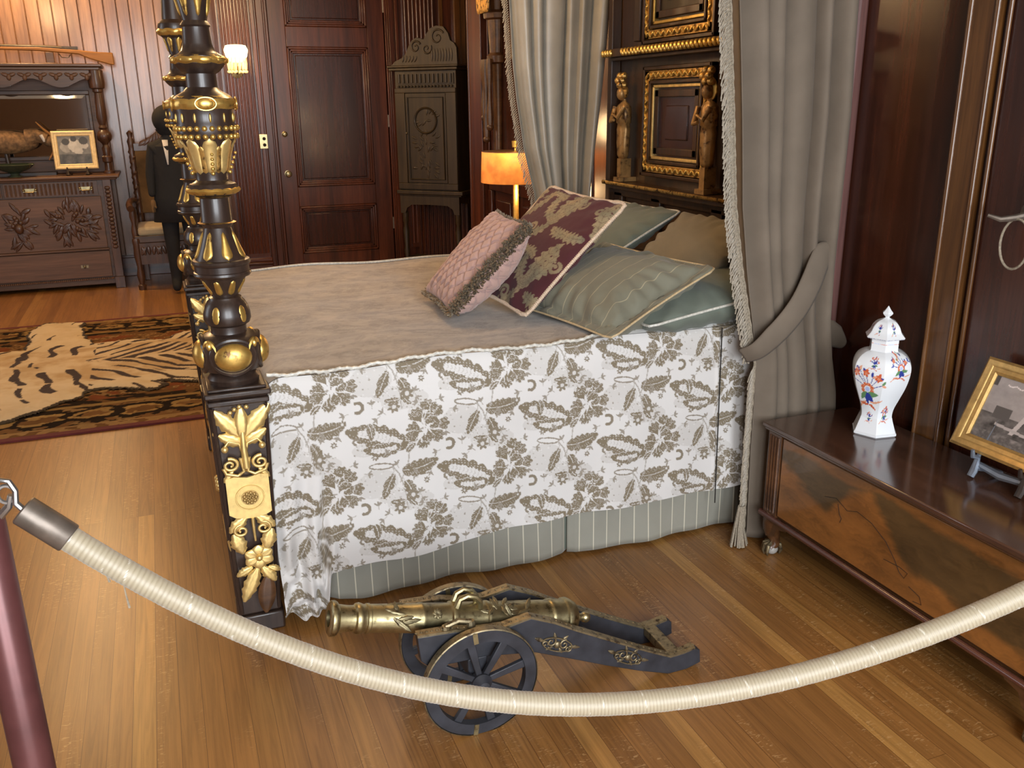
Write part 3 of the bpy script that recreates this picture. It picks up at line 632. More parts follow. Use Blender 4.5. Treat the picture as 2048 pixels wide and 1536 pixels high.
def make_post(cx, cy):
    b = MB(); b.lathe(PROF, (cx, cy, 0), 48); P = obj('bedpost', b, M_post, BED, smooth=35)
    # plinth and its cap
    b = MB()
    for z0, z1, h0, h1 in ((0.06, 0.735, 0.057, 0.076),):
        v = [(cx+sx*h, cy+sy*h, z) for z, h in ((z0, h0), (z1, h1)) for sx, sy in ((-1, -1), (1, -1), (1, 1), (-1, 1))]
        b.add(v, [(3, 2, 1, 0), (4, 5, 6, 7), (0, 1, 5, 4), (1, 2, 6, 5), (2, 3, 7, 6), (3, 0, 4, 7)])
    b.box(cx-0.066, cx+0.066, cy-0.066, cy+0.066, 0.0, 0.06)
    obj('plinth', b, M_post, P, bevel=0.006)
    b = MB()
    for z0, z1, h in ((0.722, 0.738, 0.082), (0.738, 0.746, 0.078), (0.746, 0.762, 0.088), (0.762, 0.772, 0.078)): b.box(cx-h, cx+h, cy-h, cy+h, z0, z1)
    obj('plinth_cap', b, M_post, P, bevel=0.004)
    # raised wooden rim around the relief field
    b = MB()
    for s in (-1, 1):
        for q in (0,):
            b.tube([(cx+s*0.071, cy-0.077, 0.72), (cx+s*0.054, cy-0.059, 0.07)], 0.006, 8)
            b.tube([(cx-0.077, cy+s*0.071, 0.72), (cx-0.059, cy+s*0.054, 0.07)], 0.006, 8)
    obj('plinth_rim', b, M_post, P)
    tilt = math.degrees(atan2(0.019, 0.675))
    relief_plinth(T(cx, cy-0.0768, 0) @ T(0, 0, 0.735) @ Rx(-tilt) @ T(0, 0, -0.735) @ faceY(0, 0, 0), P)
    b = MB(); mm = T(cx-0.0768, cy, 0) @ T(0, 0, 0.735) @ Ry(-tilt) @ T(0, 0, -0.735) @ faceX(0, 0, 0)
    for k in range(9): b.ball(mm @ Vector((0.016*cos(k*0.698), 0.470+0.016*sin(k*0.698), 0.006)), 0.009, n=8, rings=6)
    b.prism([(-0.04, 0.40), (-0.04, 0.53), (0.04, 0.53), (0.04, 0.40)], -0.003, 0.004, mm)
    for a in (50, 90, 130): b.leaf(mm @ T(0, 0.56, 0) @ Rz(a), 0.12, 0.018, 0.012, 4)
    for a in (-50, -90, -130): b.leaf(mm @ T(0, 0.38, 0) @ Rz(a), 0.12, 0.018, 0.012, 4)
    obj('side_relief', b, M_goldpale, P, smooth=60)
    # ball block: four gilt domes in dark rings, little gilt sprigs above
    for k in range(4):
        b = MB(); br = MB(); m = T(cx, cy, 0.856) @ Rz(90*k) @ Rx(90)
        b.ball((0, 0, 0.076), 0.047, (1.05, 0.84, 0.55), 24, 16, m)
        br.tube([m @ Vector((0.056*cos(a), 0.047*sin(a), 0.074-0.012*cos(a)**2)) for a in np.linspace(0, 2*pi, 33)], 0.0075, 8)
        obj('gilt_dome', b, M_gold, P); obj('dome_ring', br, M_post, P)
    for k in range(4):
        b = MB(); m = T(cx, cy, 0.86) @ Rz(45+90*k)
        for s in (-1, 1): b.tube([m @ Vector((0.083*cos(s*q*0.42), 0.083*sin(s*q*0.42), 0.040-0.060*q*q)) for q in np.linspace(0, 1, 7)], [0.006, 0.006, 0.006, 0.005, 0.005, 0.004, 0.003], 6)
        b.ball(m @ Vector((0.082, 0, 0.028)), 0.010, (0.8, 1.2, 1.3), 10, 8)
        obj('gilt_sprig', b, M_gold, P)
    def tongues(nm, n, z0, z1, r0, r1, w, depth, ph=0, mt=M_gold):
        L = sqrt((z1-z0)**2+(r1-r0)**2); sl = atan2(r1-r0, z1-z0)
        for k in range(n):
            b = MB(); m = T(cx, cy, (z0+z1)/2) @ Rz(360*(k+ph)/n) @ T((r0+r1)/2, 0, 0) @ Matrix.Rotation(sl, 4, 'Y')
            b.ball((0, 0, 0), 1.0, (depth, w, L/2), 12, 10, m); obj(nm, b, mt, P)
    def petals(nm, n, za, zb, ha, bulge, mt, ph=0.0, tip=0.75, base=0.45):
        """petals lying on the turned surface, growing from za and rounded off at zb"""
        zp = [q[0] for q in PROF]; rp = [q[1] for q in PROF]
        for k in range(n):
            b = MB(); c0 = 2*pi*(k+ph)/n-pi/2; NU, NV = 12, 9
            def fn(i, j):
                t = i/(NU-1); z = lerp(za, zb, t); u = -1+2*j/(NV-1)
                w = (base+(1-base)*min(1, t/tip)) if t < tip else sqrt(max(0.0, 1-((t-tip)/(1-tip))**2))
                w *= min(1, t/0.08)**0.5 if t < 0.08 else 1
                r = interp(z, zp, rp)+bulge*(1-u*u)**0.5*min(1, 6*t+0.2)*(1 if t < 0.97 else 0.3)-0.0012; a = c0+u*w*ha
                return (cx+r*cos(a), cy+r*sin(a), z)
            b.grid(NU, NV, fn); obj(nm, b, mt, P, smooth=80)
    def ring(nm, z, h, r, fr=0.0, n=12, mt=M_gold):
        b = MB(); b.lathe([(z-h, r-0.008), (z-h*0.6, r), (z, r+0.004), (z+h*0.6, r), (z+h, r-0.008)], (cx, cy, 0), 60, cap=False, fn=(lambda zz, rr, a: rr+fr*abs(sin(n*a/2+zz*60))-fr) if fr else None)
        obj(nm, b, mt, P)
    petals('gilt_tongue', 8, 1.060, 1.018, 0.26, 0.0045, M_gold, 0.5)
    petals('gilt_tongue', 7, 1.187, 1.115, 0.27, 0.006, M_gold, 0.28)
    petals('gilt_tongue', 7, 1.712, 1.768, 0.30, 0.005, M_gold, 0.28)
    tongues('gilt_slot', 12, 1.462, 1.485, 0.0715, 0.0715, 0.0035, 0.003, 0.2)
    tongues('gilt_leaf', 5, 0.944, 0.990, 0.062, 0.054, 0.012, 0.004, 0.3)
    ring('gilt_band', 1.293, 0.010, 0.066, 0.004, 14)
    ring('gilt_band', 1.611, 0.012, 0.065, 0.004, 9)
    ring('gilt_band', 1.507, 0.019, 0.0755, 0.002, 9)
    ring('gilt_band', 1.79, 0.016, 0.067, 0.004, 9)
    ring('gilt_band', 1.209, 0.0025, 0.045, 0, 9, M_golddull); ring('gilt_band', 1.277, 0.002, 0.043, 0, 9, M_golddull)
    for k in range(4):
        b = MB(); m = T(cx, cy, 1.507) @ Rz(90*k-90) @ T(0.0765, 0, 0); b.ball((0, 0, 0), 1, (0.006, 0.020, 0.0125), 14, 10, m)
        b.tube([m @ Vector((0.0015, 0.025*cos(a), 0.0155*sin(a))) for a in np.linspace(0, 2*pi, 25)], 0.0022, 6); obj('gilt_cabochon', b, M_gold, P)
    for k in range(9):
        b = MB(); m = T(cx, cy, 1.611) @ Rz(40*k) @ T(0.067, 0, 0); b.ball((0, 0, 0), 1, (0.004, 0.016, 0.007), 12, 8, m); obj('gilt_cabochon', b, M_gold, P)
    b = MB()
    for z, r in ((1.448, 0.0755), (1.428, 0.0735)):
        for k in range(26): b.ball((cx+r*cos(2*pi*k/26), cy+r*sin(2*pi*k/26), z), 0.0068, n=10, rings=8)
    obj('gilt_bead_row', b, M_gold, P)
    petals('gilt_acanthus', 8, 1.334, 1.424, 0.375, 0.006, M_goldpale, 0.0, 0.62, 0.85)
    petals('gilt_acanthus', 8, 1.336, 1.405, 0.30, 0.004, M_golddull, 0.5, 0.62, 0.85)
    for k in range(4):
        b = MB()
        for j in range(5): b.ball(Matrix.Translation((cx, cy, 0)) @ Rz(90*k-88) @ Vector((0.047+0.0045*j, 0, 1.337+0.012*j)), 0.0055-0.0004*j, n=8, rings=6)
        obj('gilt_bead_drop', b, M_gold, P, smooth=60)
    return P
P1 = make_post(BX, BY0)
P2 = dup(P1, BED)
P2.location = (P1.location.x+0.002, P1.location.y+(BY1-BY0), 0)
for o in [P2]: pass
# footboard, side rails, mattress, headboard
b = MB(); b.box(0.075, 0.125, BY0+0.07, BY1-0.08, 0.14, 0.50); b.box(0.065, 0.135, BY0+0.07, BY1-0.08, 0.50, 0.53); FB = obj('footboard', b, M_post, BED, bevel=0.006)
b = MB()
for yy in np.linspace(2.75, 3.8, 4): b.leaf(faceX(0.074, yy, 0.3) @ Rz(90), 0.14, 0.03, 0.012, 5); b.leaf(faceX(0.074, yy, 0.3) @ Rz(-90), 0.12, 0.03, 0.012, 5)
obj('gilt_carving', b, M_golddull, FB, smooth=60)
for yy in (2.53, 4.0):
    b = MB(); b.box(0.19, 2.08, yy, yy+0.035, 0.20, 0.36); obj('side_rail', b, M_post, BED, bevel=0.004)
b = MB(); b.box(0.22, 2.06, 2.52, 4.05, 0.37, 0.735); obj('mattress', b, M_mattress, BED, bevel=0.04)
# headboard
HX = 2.10
b = MB(); b.box(HX+0.02, HX+0.06, 2.52, 4.0, 0.3, 2.3)
b.box(HX-0.02, HX+0.02, 2.52, 4.0, 0.78, 0.83); 
for y0, y1 in ((2.52, 2.60), (3.05, 3.13), (3.54, 3.62), (3.90, 3.98)): b.box(HX, HX+0.02, y0, y1, 0.83, 1.08)
b.box(HX-0.0, HX+0.02, 2.52, 4.0, 1.06, 1.11)
HB = obj('headboard', b, M_head, BED, bevel=0.004)
b = MB(); b.box(HX-0.07, HX+0.02, 2.50, 3.98, 1.118, 1.138); b.box(HX-0.05, HX+0.02, 2.52, 3.95, 1.10, 1.118); obj('lower_shelf', b, M_head, HB, bevel=0.003)
b = MB()
for k in range(150): b.ball((HX-0.071, 2.51+k*0.0098, 1.130), 0.0052, (1, 0.7, 1.6), 6, 5, None)
obj('rope_moulding', b, M_golddull, HB)
b = MB(); b.box(HX-0.075, HX+0.02, 2.50, 3.98, 1.70, 1.735); b.box(HX-0.05, HX+0.02, 2.52, 3.95, 1.685, 1.70); obj('upper_shelf', b, M_head, HB, bevel=0.003)
b = MB()
for k in range(42):
    yy = 2.53+k*0.0305
    if yy < 3.86: b.ball((0, 0, 0), 1, (0.014, 0.010, 0.019), 8, 6, T(HX-0.078, yy, 1.717) @ Rx(-24))
obj('gadroon_moulding', b, M_gold, HB); b = MB()
for yy in (3.90, 3.925, 3.95, 3.975): b.ball((HX-0.078, yy, 1.717), 0.014, (0.8, 0.8, 1.2), 8, 6)
obj('gadroon_moulding', b, M_gold, HB)
def frame_panel(y0, y1, z0, z1, nm, rich=True):
    # gilt border, inner gilt fillet, dark recessed panel
    b = MB(); w = 0.042
    def side(b, e, w, x0, x1):
        for a0, a1, c0, c1 in ((y0+e, y1-e, z0+e, z0+e+w), (y0+e, y1-e, z1-e-w, z1-e), (y0+e, y0+e+w, z0+e, z1-e), (y1-e-w, y1-e, z0+e, z1-e)): b.box(x0, x1, a0, a1, c0, c1)
    side(b, -0.015, 0.016, HX-0.01, HX+0.02); side(b, 0.045, 0.014, HX-0.012, HX+0.02); side(b, 0.085, 0.03, HX+0.0, HX+0.02)
    F = obj('panel_frame', b, M_head, HB, bevel=0.003)
    b = MB(); side(b, 0.004, 0.036, HX-0.006, HX+0.02); obj('gilt_border_ground', b, M_golddull, F, bevel=0.002)
    b = MB(); n = 22
    for k in range(n):
        for (ya, yb, za, zb) in ((y0+0.022, y1-0.022, z0+0.022, z0+0.022), (y0+0.022, y1-0.022, z1-0.022, z1-0.022), (y0+0.022, y0+0.022, z0+0.022, z1-0.022), (y1-0.022, y1-0.022, z0+0.022, z1-0.022)):
            t = (k+0.5)/n; yy = lerp(ya, yb, t); zz = lerp(za, zb, t)
            b.ball((0, 0, 0), 1, (0.007, 0.006, 0.0155), 7, 5, T(HX-0.009, yy, zz) @ Rx(40 if k % 2 else -30))
    obj('gilt_leaf_border', b, M_gold, F)
    b = MB(); side(b, 0.062, 0.014, HX-0.002, HX+0.02); obj('gilt_fillet', b, M_goldpale if rich else M_gold, F, bevel=0.003)
    b = MB(); b.box(HX+0.012, HX+0.022, y0+0.03, y1-0.03, z0+0.03, z1-0.03); e = 0.15
    b.box(HX+0.006, HX+0.022, y0+e+0.02, y1-e-0.02, z0+e, z1-e); obj('recessed_panel', b, M_mahog_deep if rich else M_cab, F, bevel=0.006)
frame_panel(3.18, 3.70, 1.19, 1.635, 'lower')
frame_panel(3.18, 3.72, 1.76, 2.25, 'upper', False)
frame_panel(2.56, 3.02, 1.19, 1.635, 'lower')
b = MB(); b.box(HX-0.03, HX+0.02, 3.98, 4.02, 0.9, 2.3); b.box(HX-0.02, HX+0.02, 3.74, 3.79, 1.76, 2.3); obj('headboard_stile', b, M_head, HB, bevel=0.004)
def figure(y, z0, h, mt, halo):
    b = MB(); c = (HX-0.035, y, z0)
    b.box(HX-0.065, HX+0.02, y-0.034, y+0.034, z0, z0+0.02); b.box(HX-0.055, HX+0.0, y-0.018, y+0.018, z0+0.02, z0+0.12*h/0.5)
    pr = [(0.12, 0.024), (0.14, 0.034), (0.20, 0.038), (0.27, 0.040), (0.30, 0.036), (0.305, 0.043), (0.34, 0.044), (0.385, 0.040), (0.40, 0.030), (0.412, 0.014), (0.425, 0.013)]
    b.lathe([(z*h/0.5, r*1.0) for z, r in pr], c, 28, sx=0.7, sy=0.95, fn=lambda z, r, a: r*(1+0.20*(abs(sin(4*a+z*22))-0.5)))
    b.ball((HX-0.05, y, z0+0.452*h/0.5), 0.026, (0.9, 0.85, 1.15), 14, 10)
    b.tube([(HX-0.06, y-0.042, z0+0.385*h/0.5), (HX-0.085, y-0.030, z0+0.33*h/0.5), (HX-0.09, y+0.005, z0+0.35*h/0.5)], [0.012, 0.010, 0.007], 8)
    b.tube([(HX-0.06, y+0.042, z0+0.385*h/0.5), (HX-0.085, y+0.035, z0+0.31*h/0.5), (HX-0.09, y-0.005, z0+0.32*h/0.5)], [0.012, 0.010, 0.007], 8)
    o = obj('carved_figure', b, mt, HB, smooth=70, label='gilded standing robed figure carving')
    b = MB(); m = T(HX-0.03, y, z0+0.46*h/0.5) @ Ry(-90)
    if halo: b.lathe([(0, 0.042), (0.006, 0.042), (0.008, 0.030), (0.010, 0.004)], n=24, m=m, fn=lambda z, r, a: r*(1+0.05*cos(14*a)))
    else: b.lathe([(0, 0.028), (0.01, 0.030), (0.02, 0.02)], n=20, m=m)
    obj('halo', b, M_gold if halo else M_golddull, o)
    b = MB()
    for k in range(9): b.ball((HX-0.05-0.01*(k % 2), y+(k % 3-1)*0.02, z0+h*(0.99+0.045*(k//3))), 0.017, n=8, rings=6)
    obj('capital', b, M_golddull, HB)
figure(3.835, 1.14, 0.44, M_fig, False)
figure(3.125, 1.14, 0.44, M_fig, True)
figure(2.53, 1.14, 0.44, M_fig, True)
# head posts and tester frame carrying the curtains
b = MB()
for z0, z1, e in ((2.52, 2.60, 0.0), (2.60, 2.68, 0.04)):
    b.box(0.06-e, 2.195, 2.36-e, 2.46, z0, z1); b.box(0.06-e, 2.195, 4.10, 4.20+e, z0, z1); b.box(0.06-e, 0.16, 2.36-e, 4.20+e, z0, z1)
obj('tester_frame', b, M_post, BED, bevel=0.01)

# ================================================================== BEDSPREAD
TL = Tile(0.47, 0.276, 0.0008)   # read through a 1.16x larger scale
def brocade(TL):
    q_ = 3050.0
    for ox, oy in ((0.10, 0.08), (0.335, 0.218)):
        def P(dx, dy): return ox+dx/q_, oy-(dy+0.15*dx)/q_
        def fan(dx, dy, ang, L, hw, n=4, val=1.0, stri=True):
            """lobed petal opening from its base, light outline, fine pile lines at the rim"""
            x, y = P(dx, dy); L = L/q_; xs, ys, X, Y = TL.win(x, y, L*1.15); r = np.hypot(X, Y); a = np.angle(np.exp(1j*(np.arctan2(Y, X)-radians(ang)))); h = radians(hw)
            out = L*(1-0.22*(a/h)**2)*(0.86+0.14*np.abs(np.cos(a/h*n*pi/2))); side = np.abs(a) < h*np.clip(r/L*2.2, 0.3, 1)
            TL.put(xs, ys, side & (r < out+0.0022), 0.10); TL.put(xs, ys, (np.abs(a) < h*np.clip(r/L*2.2, 0.3, 1)-0.06) & (r < out), val)
            if stri: TL.put(xs, ys, (np.abs(a) < h*0.85) & (r < out*0.97) & (r > L*0.42) & (((a/h*n*1.5+0.25*np.sin(r/L*5)) % 1) < 0.16), 0.35)
        def acan(dx, dy, ang, L, W, bend, n=5, core=True, val=1.0):
            """acanthus leaf with round lobes and a white feathered heart"""
            x, y = P(dx, dy); L, W = L/q_, W/q_; a = radians(ang); t = np.linspace(0, 1, 60)
            px = t*L*np.cos(a)-bend*L*t*t*np.sin(a); py = t*L*np.sin(a)+bend*L*t*t*np.cos(a); xs, ys, X, Y = TL.win(x+px[30], y+py[30], L*0.66+W*1.3); X = X+px[30]; Y = Y+py[30]
            d2 = (X[..., None]-px)**2+(Y[..., None]-py)**2; k = d2.argmin(-1); d = np.sqrt(d2.min(-1)); tt = t[k]
            w = W*np.sin(pi*np.clip(tt*0.9+0.06, 0, 1))**0.6*(0.74+0.26*np.abs(np.sin(pi*(tt*n-0.45*d/W))))
            TL.put(xs, ys, (d < w+0.0018) & (tt > 0.01), 0.10); TL.put(xs, ys, (d < w) & (tt > 0.01), val)
            TL.put(xs, ys, (d < w*0.92) & (d > w*0.35) & (((tt*n*3-1.6*d/W) % 1) < 0.14), 0.4)
            if core: TL.put(xs, ys, (d < w*(0.30+0.14*np.abs(np.sin(pi*(tt*n*2.6-1.2*d/W))))) & (tt > 0.12) & (tt < 0.86), 0.04); TL.put(xs, ys, (d < w*0.22) & (((tt*n*2.6-1.5*d/W) % 1) < 0.25) & (tt > 0.12) & (tt < 0.86), 0.35)
            else: TL.put(xs, ys, (d < 0.0011) & (tt < 0.9), 0.15)
        # speckled lace ground behind the sprays
        rr = random.Random(3)
        for cx_, cy_, a_, b_ in ((300, -40, 170, 120), (560, 110, 190, 75), (420, 60, 120, 60), (690, 190, 110, 60), (-480, 190, 120, 60)):
            x, y = P(cx_, cy_); xs, ys, X, Y = TL.win(x, y, a_/q_); TL.put(xs, ys, ((X*q_/a_)**2+(Y*q_/b_)**2 < 1) & (TL.a[ys[:, None] % TL.ny, xs[None, :] % TL.nx] < 0.05), 0.17)
            for k in range(34): u, v = rr.uniform(-1, 1), rr.uniform(-1, 1); TL.dot(x+u*a_*0.9/q_, y+v*b_*0.9/q_, rr.choice([0.0011, 0.0016, 0.0022]), rr.choice([0.75, 0.0, 0.5]))
        # stems and the pointed loop
        TL.stem([P(*p) for p in ((530, 175), (525, 60), (505, -40), (480, -120), (430, -185))], 0.0019, 0.6); TL.stem([P(*p) for p in ((545, 165), (540, 60), (525, -40), (505, -100))], 0.0010, 0.3)
        TL.stem([P(340+95*cos(t)-4*sin(t), -190+24*sin(t)) for t in np.linspace(0, 2*pi, 40)], 0.0019, 0.85); TL.stem([P(*p) for p in ((430, -185), (440, -140), (400, -80))], 0.0012, 0.5)
        TL.stem([P(*p) for p in ((-140, 180), (-160, 330), (-230, 480))], 0.0017, 0.6); TL.stem([P(*p) for p in ((-30, 30), (-90, 60), (-130, 150))], 0.0024, 0.7)
        # leaves
        acan(-150, 175, 148, 500, 100, 0.16, 6); acan(-215, 160, 205, 250, 62, -0.5, 4); acan(505, -150, -12, 270, 72, 0.35, 5, False); acan(525, -60, -52, 170, 46, -0.35, 4, False)
        acan(-150, 175, 30, 115, 26, 0.4, 3, False); acan(-165, 230, 60, 90, 24, -0.3, 3, False); acan(535, 60, -70, 110, 26, 0.3, 3, False); acan(520, 100, 200, 110, 26, -0.4, 3, False)
        acan(440, -120, 240, 205, 44, 0.06, 2, False)
        acan(255, 300, 300, 120, 34, -0.4, 4, False)
        # peony
        for q in ((-20, 60, 165, 150, 44, 5), (-25, 0, 120, 160, 34, 4), (-30, 40, 205, 150, 30, 4), (-15, 55, 262, 150, 30, 5), (20, -90, 95, 120, 42, 4), (20, -40, 40, 150, 30, 3), (30, 0, -5, 170, 26, 3), (20, 30, -45, 160, 30, 4), (30, -60, 62, 130, 22, 3)): fan(*q[:2], q[2], q[3], q[4], q[5])
        fan(-10, 40, 75, 150, 26, 3); fan(10, 30, -80, 120, 30, 3); fan(50, 0, 100, 75, 70, 3); fan(60, -20, -60, 62, 80, 3)
        TL.stem([P(*p) for p in ((-40, 150), (-45, 90), (-15, 40), (-20, -40), (10, -100))], 0.0013, 0.05)
        # hook curls, small blossoms and sprigs
        x, y = P(185, 170); TL.curve(x, y, 0.014, 110, -110, 0.0042, 0.95, 0.012); x, y = P(-560, 130); TL.curve(x, y, 0.010, 20, 250, 0.003, 0.9, 0.006)
        for dx, dy, r in ((580, 60, 0.0185), (470, 165, 0.0175), (-420, 260, 0.010), (60, 300, 0.011), (700, -60, 0.009)):
            x, y = P(dx, dy); TL.daisy(x, y, r, 0.95, 0.3, 7, dx); TL.dot(x, y, r*0.30, 0.15)
        for k, (dx, dy) in enumerate(((-330, 230), (-250, 330), (80, 230), (160, 60), (230, -130), (640, 40), (380, 210), (330, 260), (-60, -230), (120, -210), (-420, -170), (660, 130), (20, 400), (-120, 420), (600, -130))):
            x, y = P(dx, dy); a = 40+k*77
            for s_ in (-1, 0, 1): TL.frond(x, y, a+s_*42, 0.014, 0.0026, 0.2*s_, 0, 0.8, None)
            TL.stem([(x, y), (x-0.010*cos(radians(a)), y-0.010*sin(radians(a)))], 0.0010, 0.6)
brocade(TL)
C_SATIN, C_TAUPE = np.array([0.62, 0.60, 0.58]), np.array([0.185, 0.147, 0.095])
SP = thing('bedspread', (1.1, 3.2, 0.78), 'satin bedspread woven with taupe flowers and leaves draped over the bed', 'bedspread')
def sstep(a, b, x): t = np.clip((x-a)/(b-a), 0, 1); return t*t*(3-2*t)
ZT = 0.787
def top_z(x, y):
    z = ZT+0.006*np.sin(3.1*x+1.0)*np.sin(2.3*y)+0.004*np.sin(11*x+5*y)+0.0025*np.sin(23*y-7*x)+0.012*sstep(3.3, 4.0, y)
    return z
# top panel
nx, ny = 372, 330
X = np.linspace(0.165, 2.055, nx); Y = np.linspace(2.452, 4.13, ny); XX, YY = np.meshgrid(X, Y, indexing='ij')
ZZ = top_z(XX, YY)
foot = np.clip((0.26-XX)/0.095, 0, 1); ZZ -= 0.10*foot**2.2
ZZ -= 0.16*np.clip((YY-4.06)/0.07, 0, 1)**2
ZZ -= 0.012*np.clip((2.50-YY)/0.05, 0, 1)**2
V = np.stack([XX, YY, ZZ], -1).reshape(-1, 3)
F = [(i*ny+j, (i+1)*ny+j, (i+1)*ny+j+1, i*ny+j+1) for i in range(nx-1) for j in range(ny-1)]
b = MB(); b.v = [tuple(p) for p in V]; b.f = F
pat = TL.read(V[:, 0]/1.16, (V[:, 1]*1.0+0.4)/1.16)
nz = np.array([noise.fractal(Vector((p[0]*9, p[1]*16, 0)), 0.7, 2.1, 4) for p in V[::1]]) if len(V) < 400000 else 0
mask = sstep(-0.03, 0.05, V[:, 0]-(1.27+0.75*(V[:, 1]-2.452)))*1.0
chen = mixc(np.clip(0.35*(1-pat)+0.55*np.clip(nz*0.9+0.35, 0, 1), 0, 1), (0.17, 0.13, 0.09), (0.37, 0.30, 0.225))
cols = chen*(1-mask[:, None])+mixc(pat, C_SATIN, C_TAUPE)*mask[:, None]
obj('top_panel', b, M_vc_cloth, SP, smooth=180, cols=cols, label='taupe chenille top of the spread')
# near side drop
nx, nt = 700, 300
X = np.linspace(0.192, 1.90, nx); t = np.linspace(0, 1, nt); XX, TT = np.meshgrid(X, t, indexing='ij')
hem = 0.150+0.036*np.clip((XX-0.33)/0.6,0,1)+0.008*np.clip((XX-0.9)/0.9,0,1)+0.006*np.sin(6*XX+1)+0.004*np.sin(17*XX)
hem = hem*(sstep(0.315, 0.345, XX))+(0.035+0.25*0)*(1-sstep(0.315, 0.345, XX))
ztop = top_z(XX, 2.452)-0.012
ztop = np.where(XX < 0.26, ztop-0.10*np.clip((0.26-XX)/0.095, 0, 1)**2.2, ztop)
ZZ = ztop*(1-TT)+hem*TT
rnd = 0.018*(1-np.exp(-TT*28))
fold = 0.006*np.sin(9.5*XX+2.0*TT)*TT+0.0035*np.sin(27*XX+1.3+3*TT)*TT+0.0025*np.sin(14*TT+5*XX)
foot = 1-sstep(0.26, 0.42, XX)
fold = fold+foot*(0.016*np.sin(78*XX+7*TT**2)*sstep(0.1, 0.9, TT)+0.010*np.sin(150*XX-9*TT)*sstep(0.4, 1.0, TT))
bunch = (1-sstep(0.30, 0.35, XX))*sstep(0.72, 0.98, TT)*(0.022+0.016*np.sin(60*TT+40*XX)+0.01*np.sin(110*XX-30*TT))
YYs = 2.452-rnd-fold-0.022*TT-bunch
YYs = YYs+0.010*(XX > 1.700)*sstep(0.02, 0.1, TT)*np.exp(-np.clip(XX-1.70, 0, 1)/0.14)-0.004*np.exp(-((XX-1.695)/0.006)**2)
XX2 = XX+0.05*(1-sstep(0.19, 0.40, XX))*TT*0.3-0.010*TT*(1-sstep(0.19, 0.25, XX))
V = np.stack([XX2, YYs, ZZ], -1).reshape(-1, 3)
b = MB(); b.v = [tuple(p) for p in V]; b.f = [(i*nt+j, i*nt+j+1, (i+1)*nt+j+1, (i+1)*nt+j) for i in range(nx-1) for j in range(nt-1)]
s_len = ((ztop-ZZ)).reshape(-1); pat = TL.read(XX.reshape(-1)/1.16, (0.4+2.452-s_len)/1.16)
obj('side_drop', b, M_vc_cloth, SP, smooth=180, cols=mixc(pat, C_SATIN, C_TAUPE))
b = MB(); xx = np.linspace(0.215, 1.30, 160)
b.tube([(x, 2.449+0.002*sin(40*x)+max(0, (x-1.2))*0.3, float(top_z(x, 2.452))-0.004+0.0025*sin(63*x)) for x in xx], 0.0055, 8, fn=lambda i, a: 1+0.25*sin(i*1.9+a))
obj('piping', b, M_pipe, SP)
b = MB(); b.tube([(x, 4.085, float(top_z(x, 4.08))+0.002) for x in np.linspace(0.24, 2.0, 60)], 0.006, 8); obj('piping', b, M_pipe, SP)
b = MB(); b.tube([(1.7025, 2.452-0.018-0.022*q-0.004, lerp(0.775, 0.14, q)) for q in np.linspace(0.0, 1, 20)], 0.0022, 6); obj('fold_shade', b, M_backing_shade, SP)  # thin dark tube painting the shade inside the fold
# pleated striped skirt below it
SK = thing('bed_skirt', (1.1, 2.5, 0.0), 'pale sage striped skirt hanging to the floor below the floral bedspread', 'bed skirt')
for (x0, x1) in ((0.345, 1.175), (1.165, 1.87)):
    b = MB()
    def fn(i, j, x0=x0, x1=x1):
        x = lerp(x0, x1, i/120); q = j/16; e = min(1, (x-x0)/0.03, (x1-x)/0.03)
        y = 2.497-0.010*q*sin(13*x+1)-0.006*q*sin(31*x)-0.012*q+(0.02*(1-e) if x1 < 1.2 else 0.0)-(0.014*(e) if x1 > 1.2 else 0)
        return (x, y, lerp(0.36, 0.008+0.006*abs(sin(7*x)), q))
    b.grid(121, 17, fn); obj('skirt_panel', b, M_skirt, SK, smooth=180, solid=0.002)
b = MB(); b.box(1.135, 1.20, 2.505, 2.51, 0.02, 0.34); obj('pleat_backing', b, M_sage, SK)

# ================================================================== CUSHIONS
def pillow_mesh(w, h, T_, c=0.07, flange=0.0, n=44, p=2.4, wr=0.004, seed=0, back=0.55):
    """closed cushion, local x width, y height, z thickness"""
    b = MB(); idx = {}
    def bx(u, v):
        x = u*w/2*(1-c*(1-v*v)*abs(u)**1.5); y = v*h/2*(1-c*(1-u*u)*abs(v)**1.5)
        # rounded corners
        k = max(0, abs(u)+abs(v)-1.86)*0.25; return x*(1-k), y*(1-k)
    for s in (1, -1):
        for i in range(n+1):
            for j in range(n+1):
                u = -1+2*i/n; v = -1+2*j/n; ed = i in (0, n) or j in (0, n)
                if s == -1 and ed: idx[(s, i, j)] = idx[(1, i, j)]; continue
                uu = min(1, abs(u)/(1-flange)) if flange else abs(u); vv = min(1, abs(v)/(1-flange)) if flange else abs(v)
                q = max(0.0, (1-uu**p)*(1-vv**p)); z = (1 if s > 0 else back)*s*T_/2*q**0.55
                x, y = bx(u, v)
                if not ed:
                    nz = noise.fractal(Vector((x*9+seed, y*9, s*2.0)), 0.8, 2.2, 3)
                    z += s*wr*nz*(0.4+1.0*(1-q))+(s*0.002 if flange else 0)
                    cr = sin(atan2(v, u)*18+seed)*max(0, max(uu, vv)-0.55)*wr*2.2; z += s*cr*(q > 0.01)
                idx[(s, i, j)] = len(b.v); b.v.append((x, y, z))
    for s in (1, -1):
        for i in range(n):
            for j in range(n):
                f = (idx[(s, i, j)], idx[(s, i+1, j)], idx[(s, i+1, j+1)], idx[(s, i, j+1)]); b.f.append(f if s == 1 else f[::-1])
    edge = [bx(-1+2*i/n, -1) for i in range(n)]+[bx(1, -1+2*j/n) for j in range(n)]+[bx(1-2*i/n, 1) for i in range(n)]+[bx(-1, 1-2*j/n) for j in range(n)]
    return b, edge
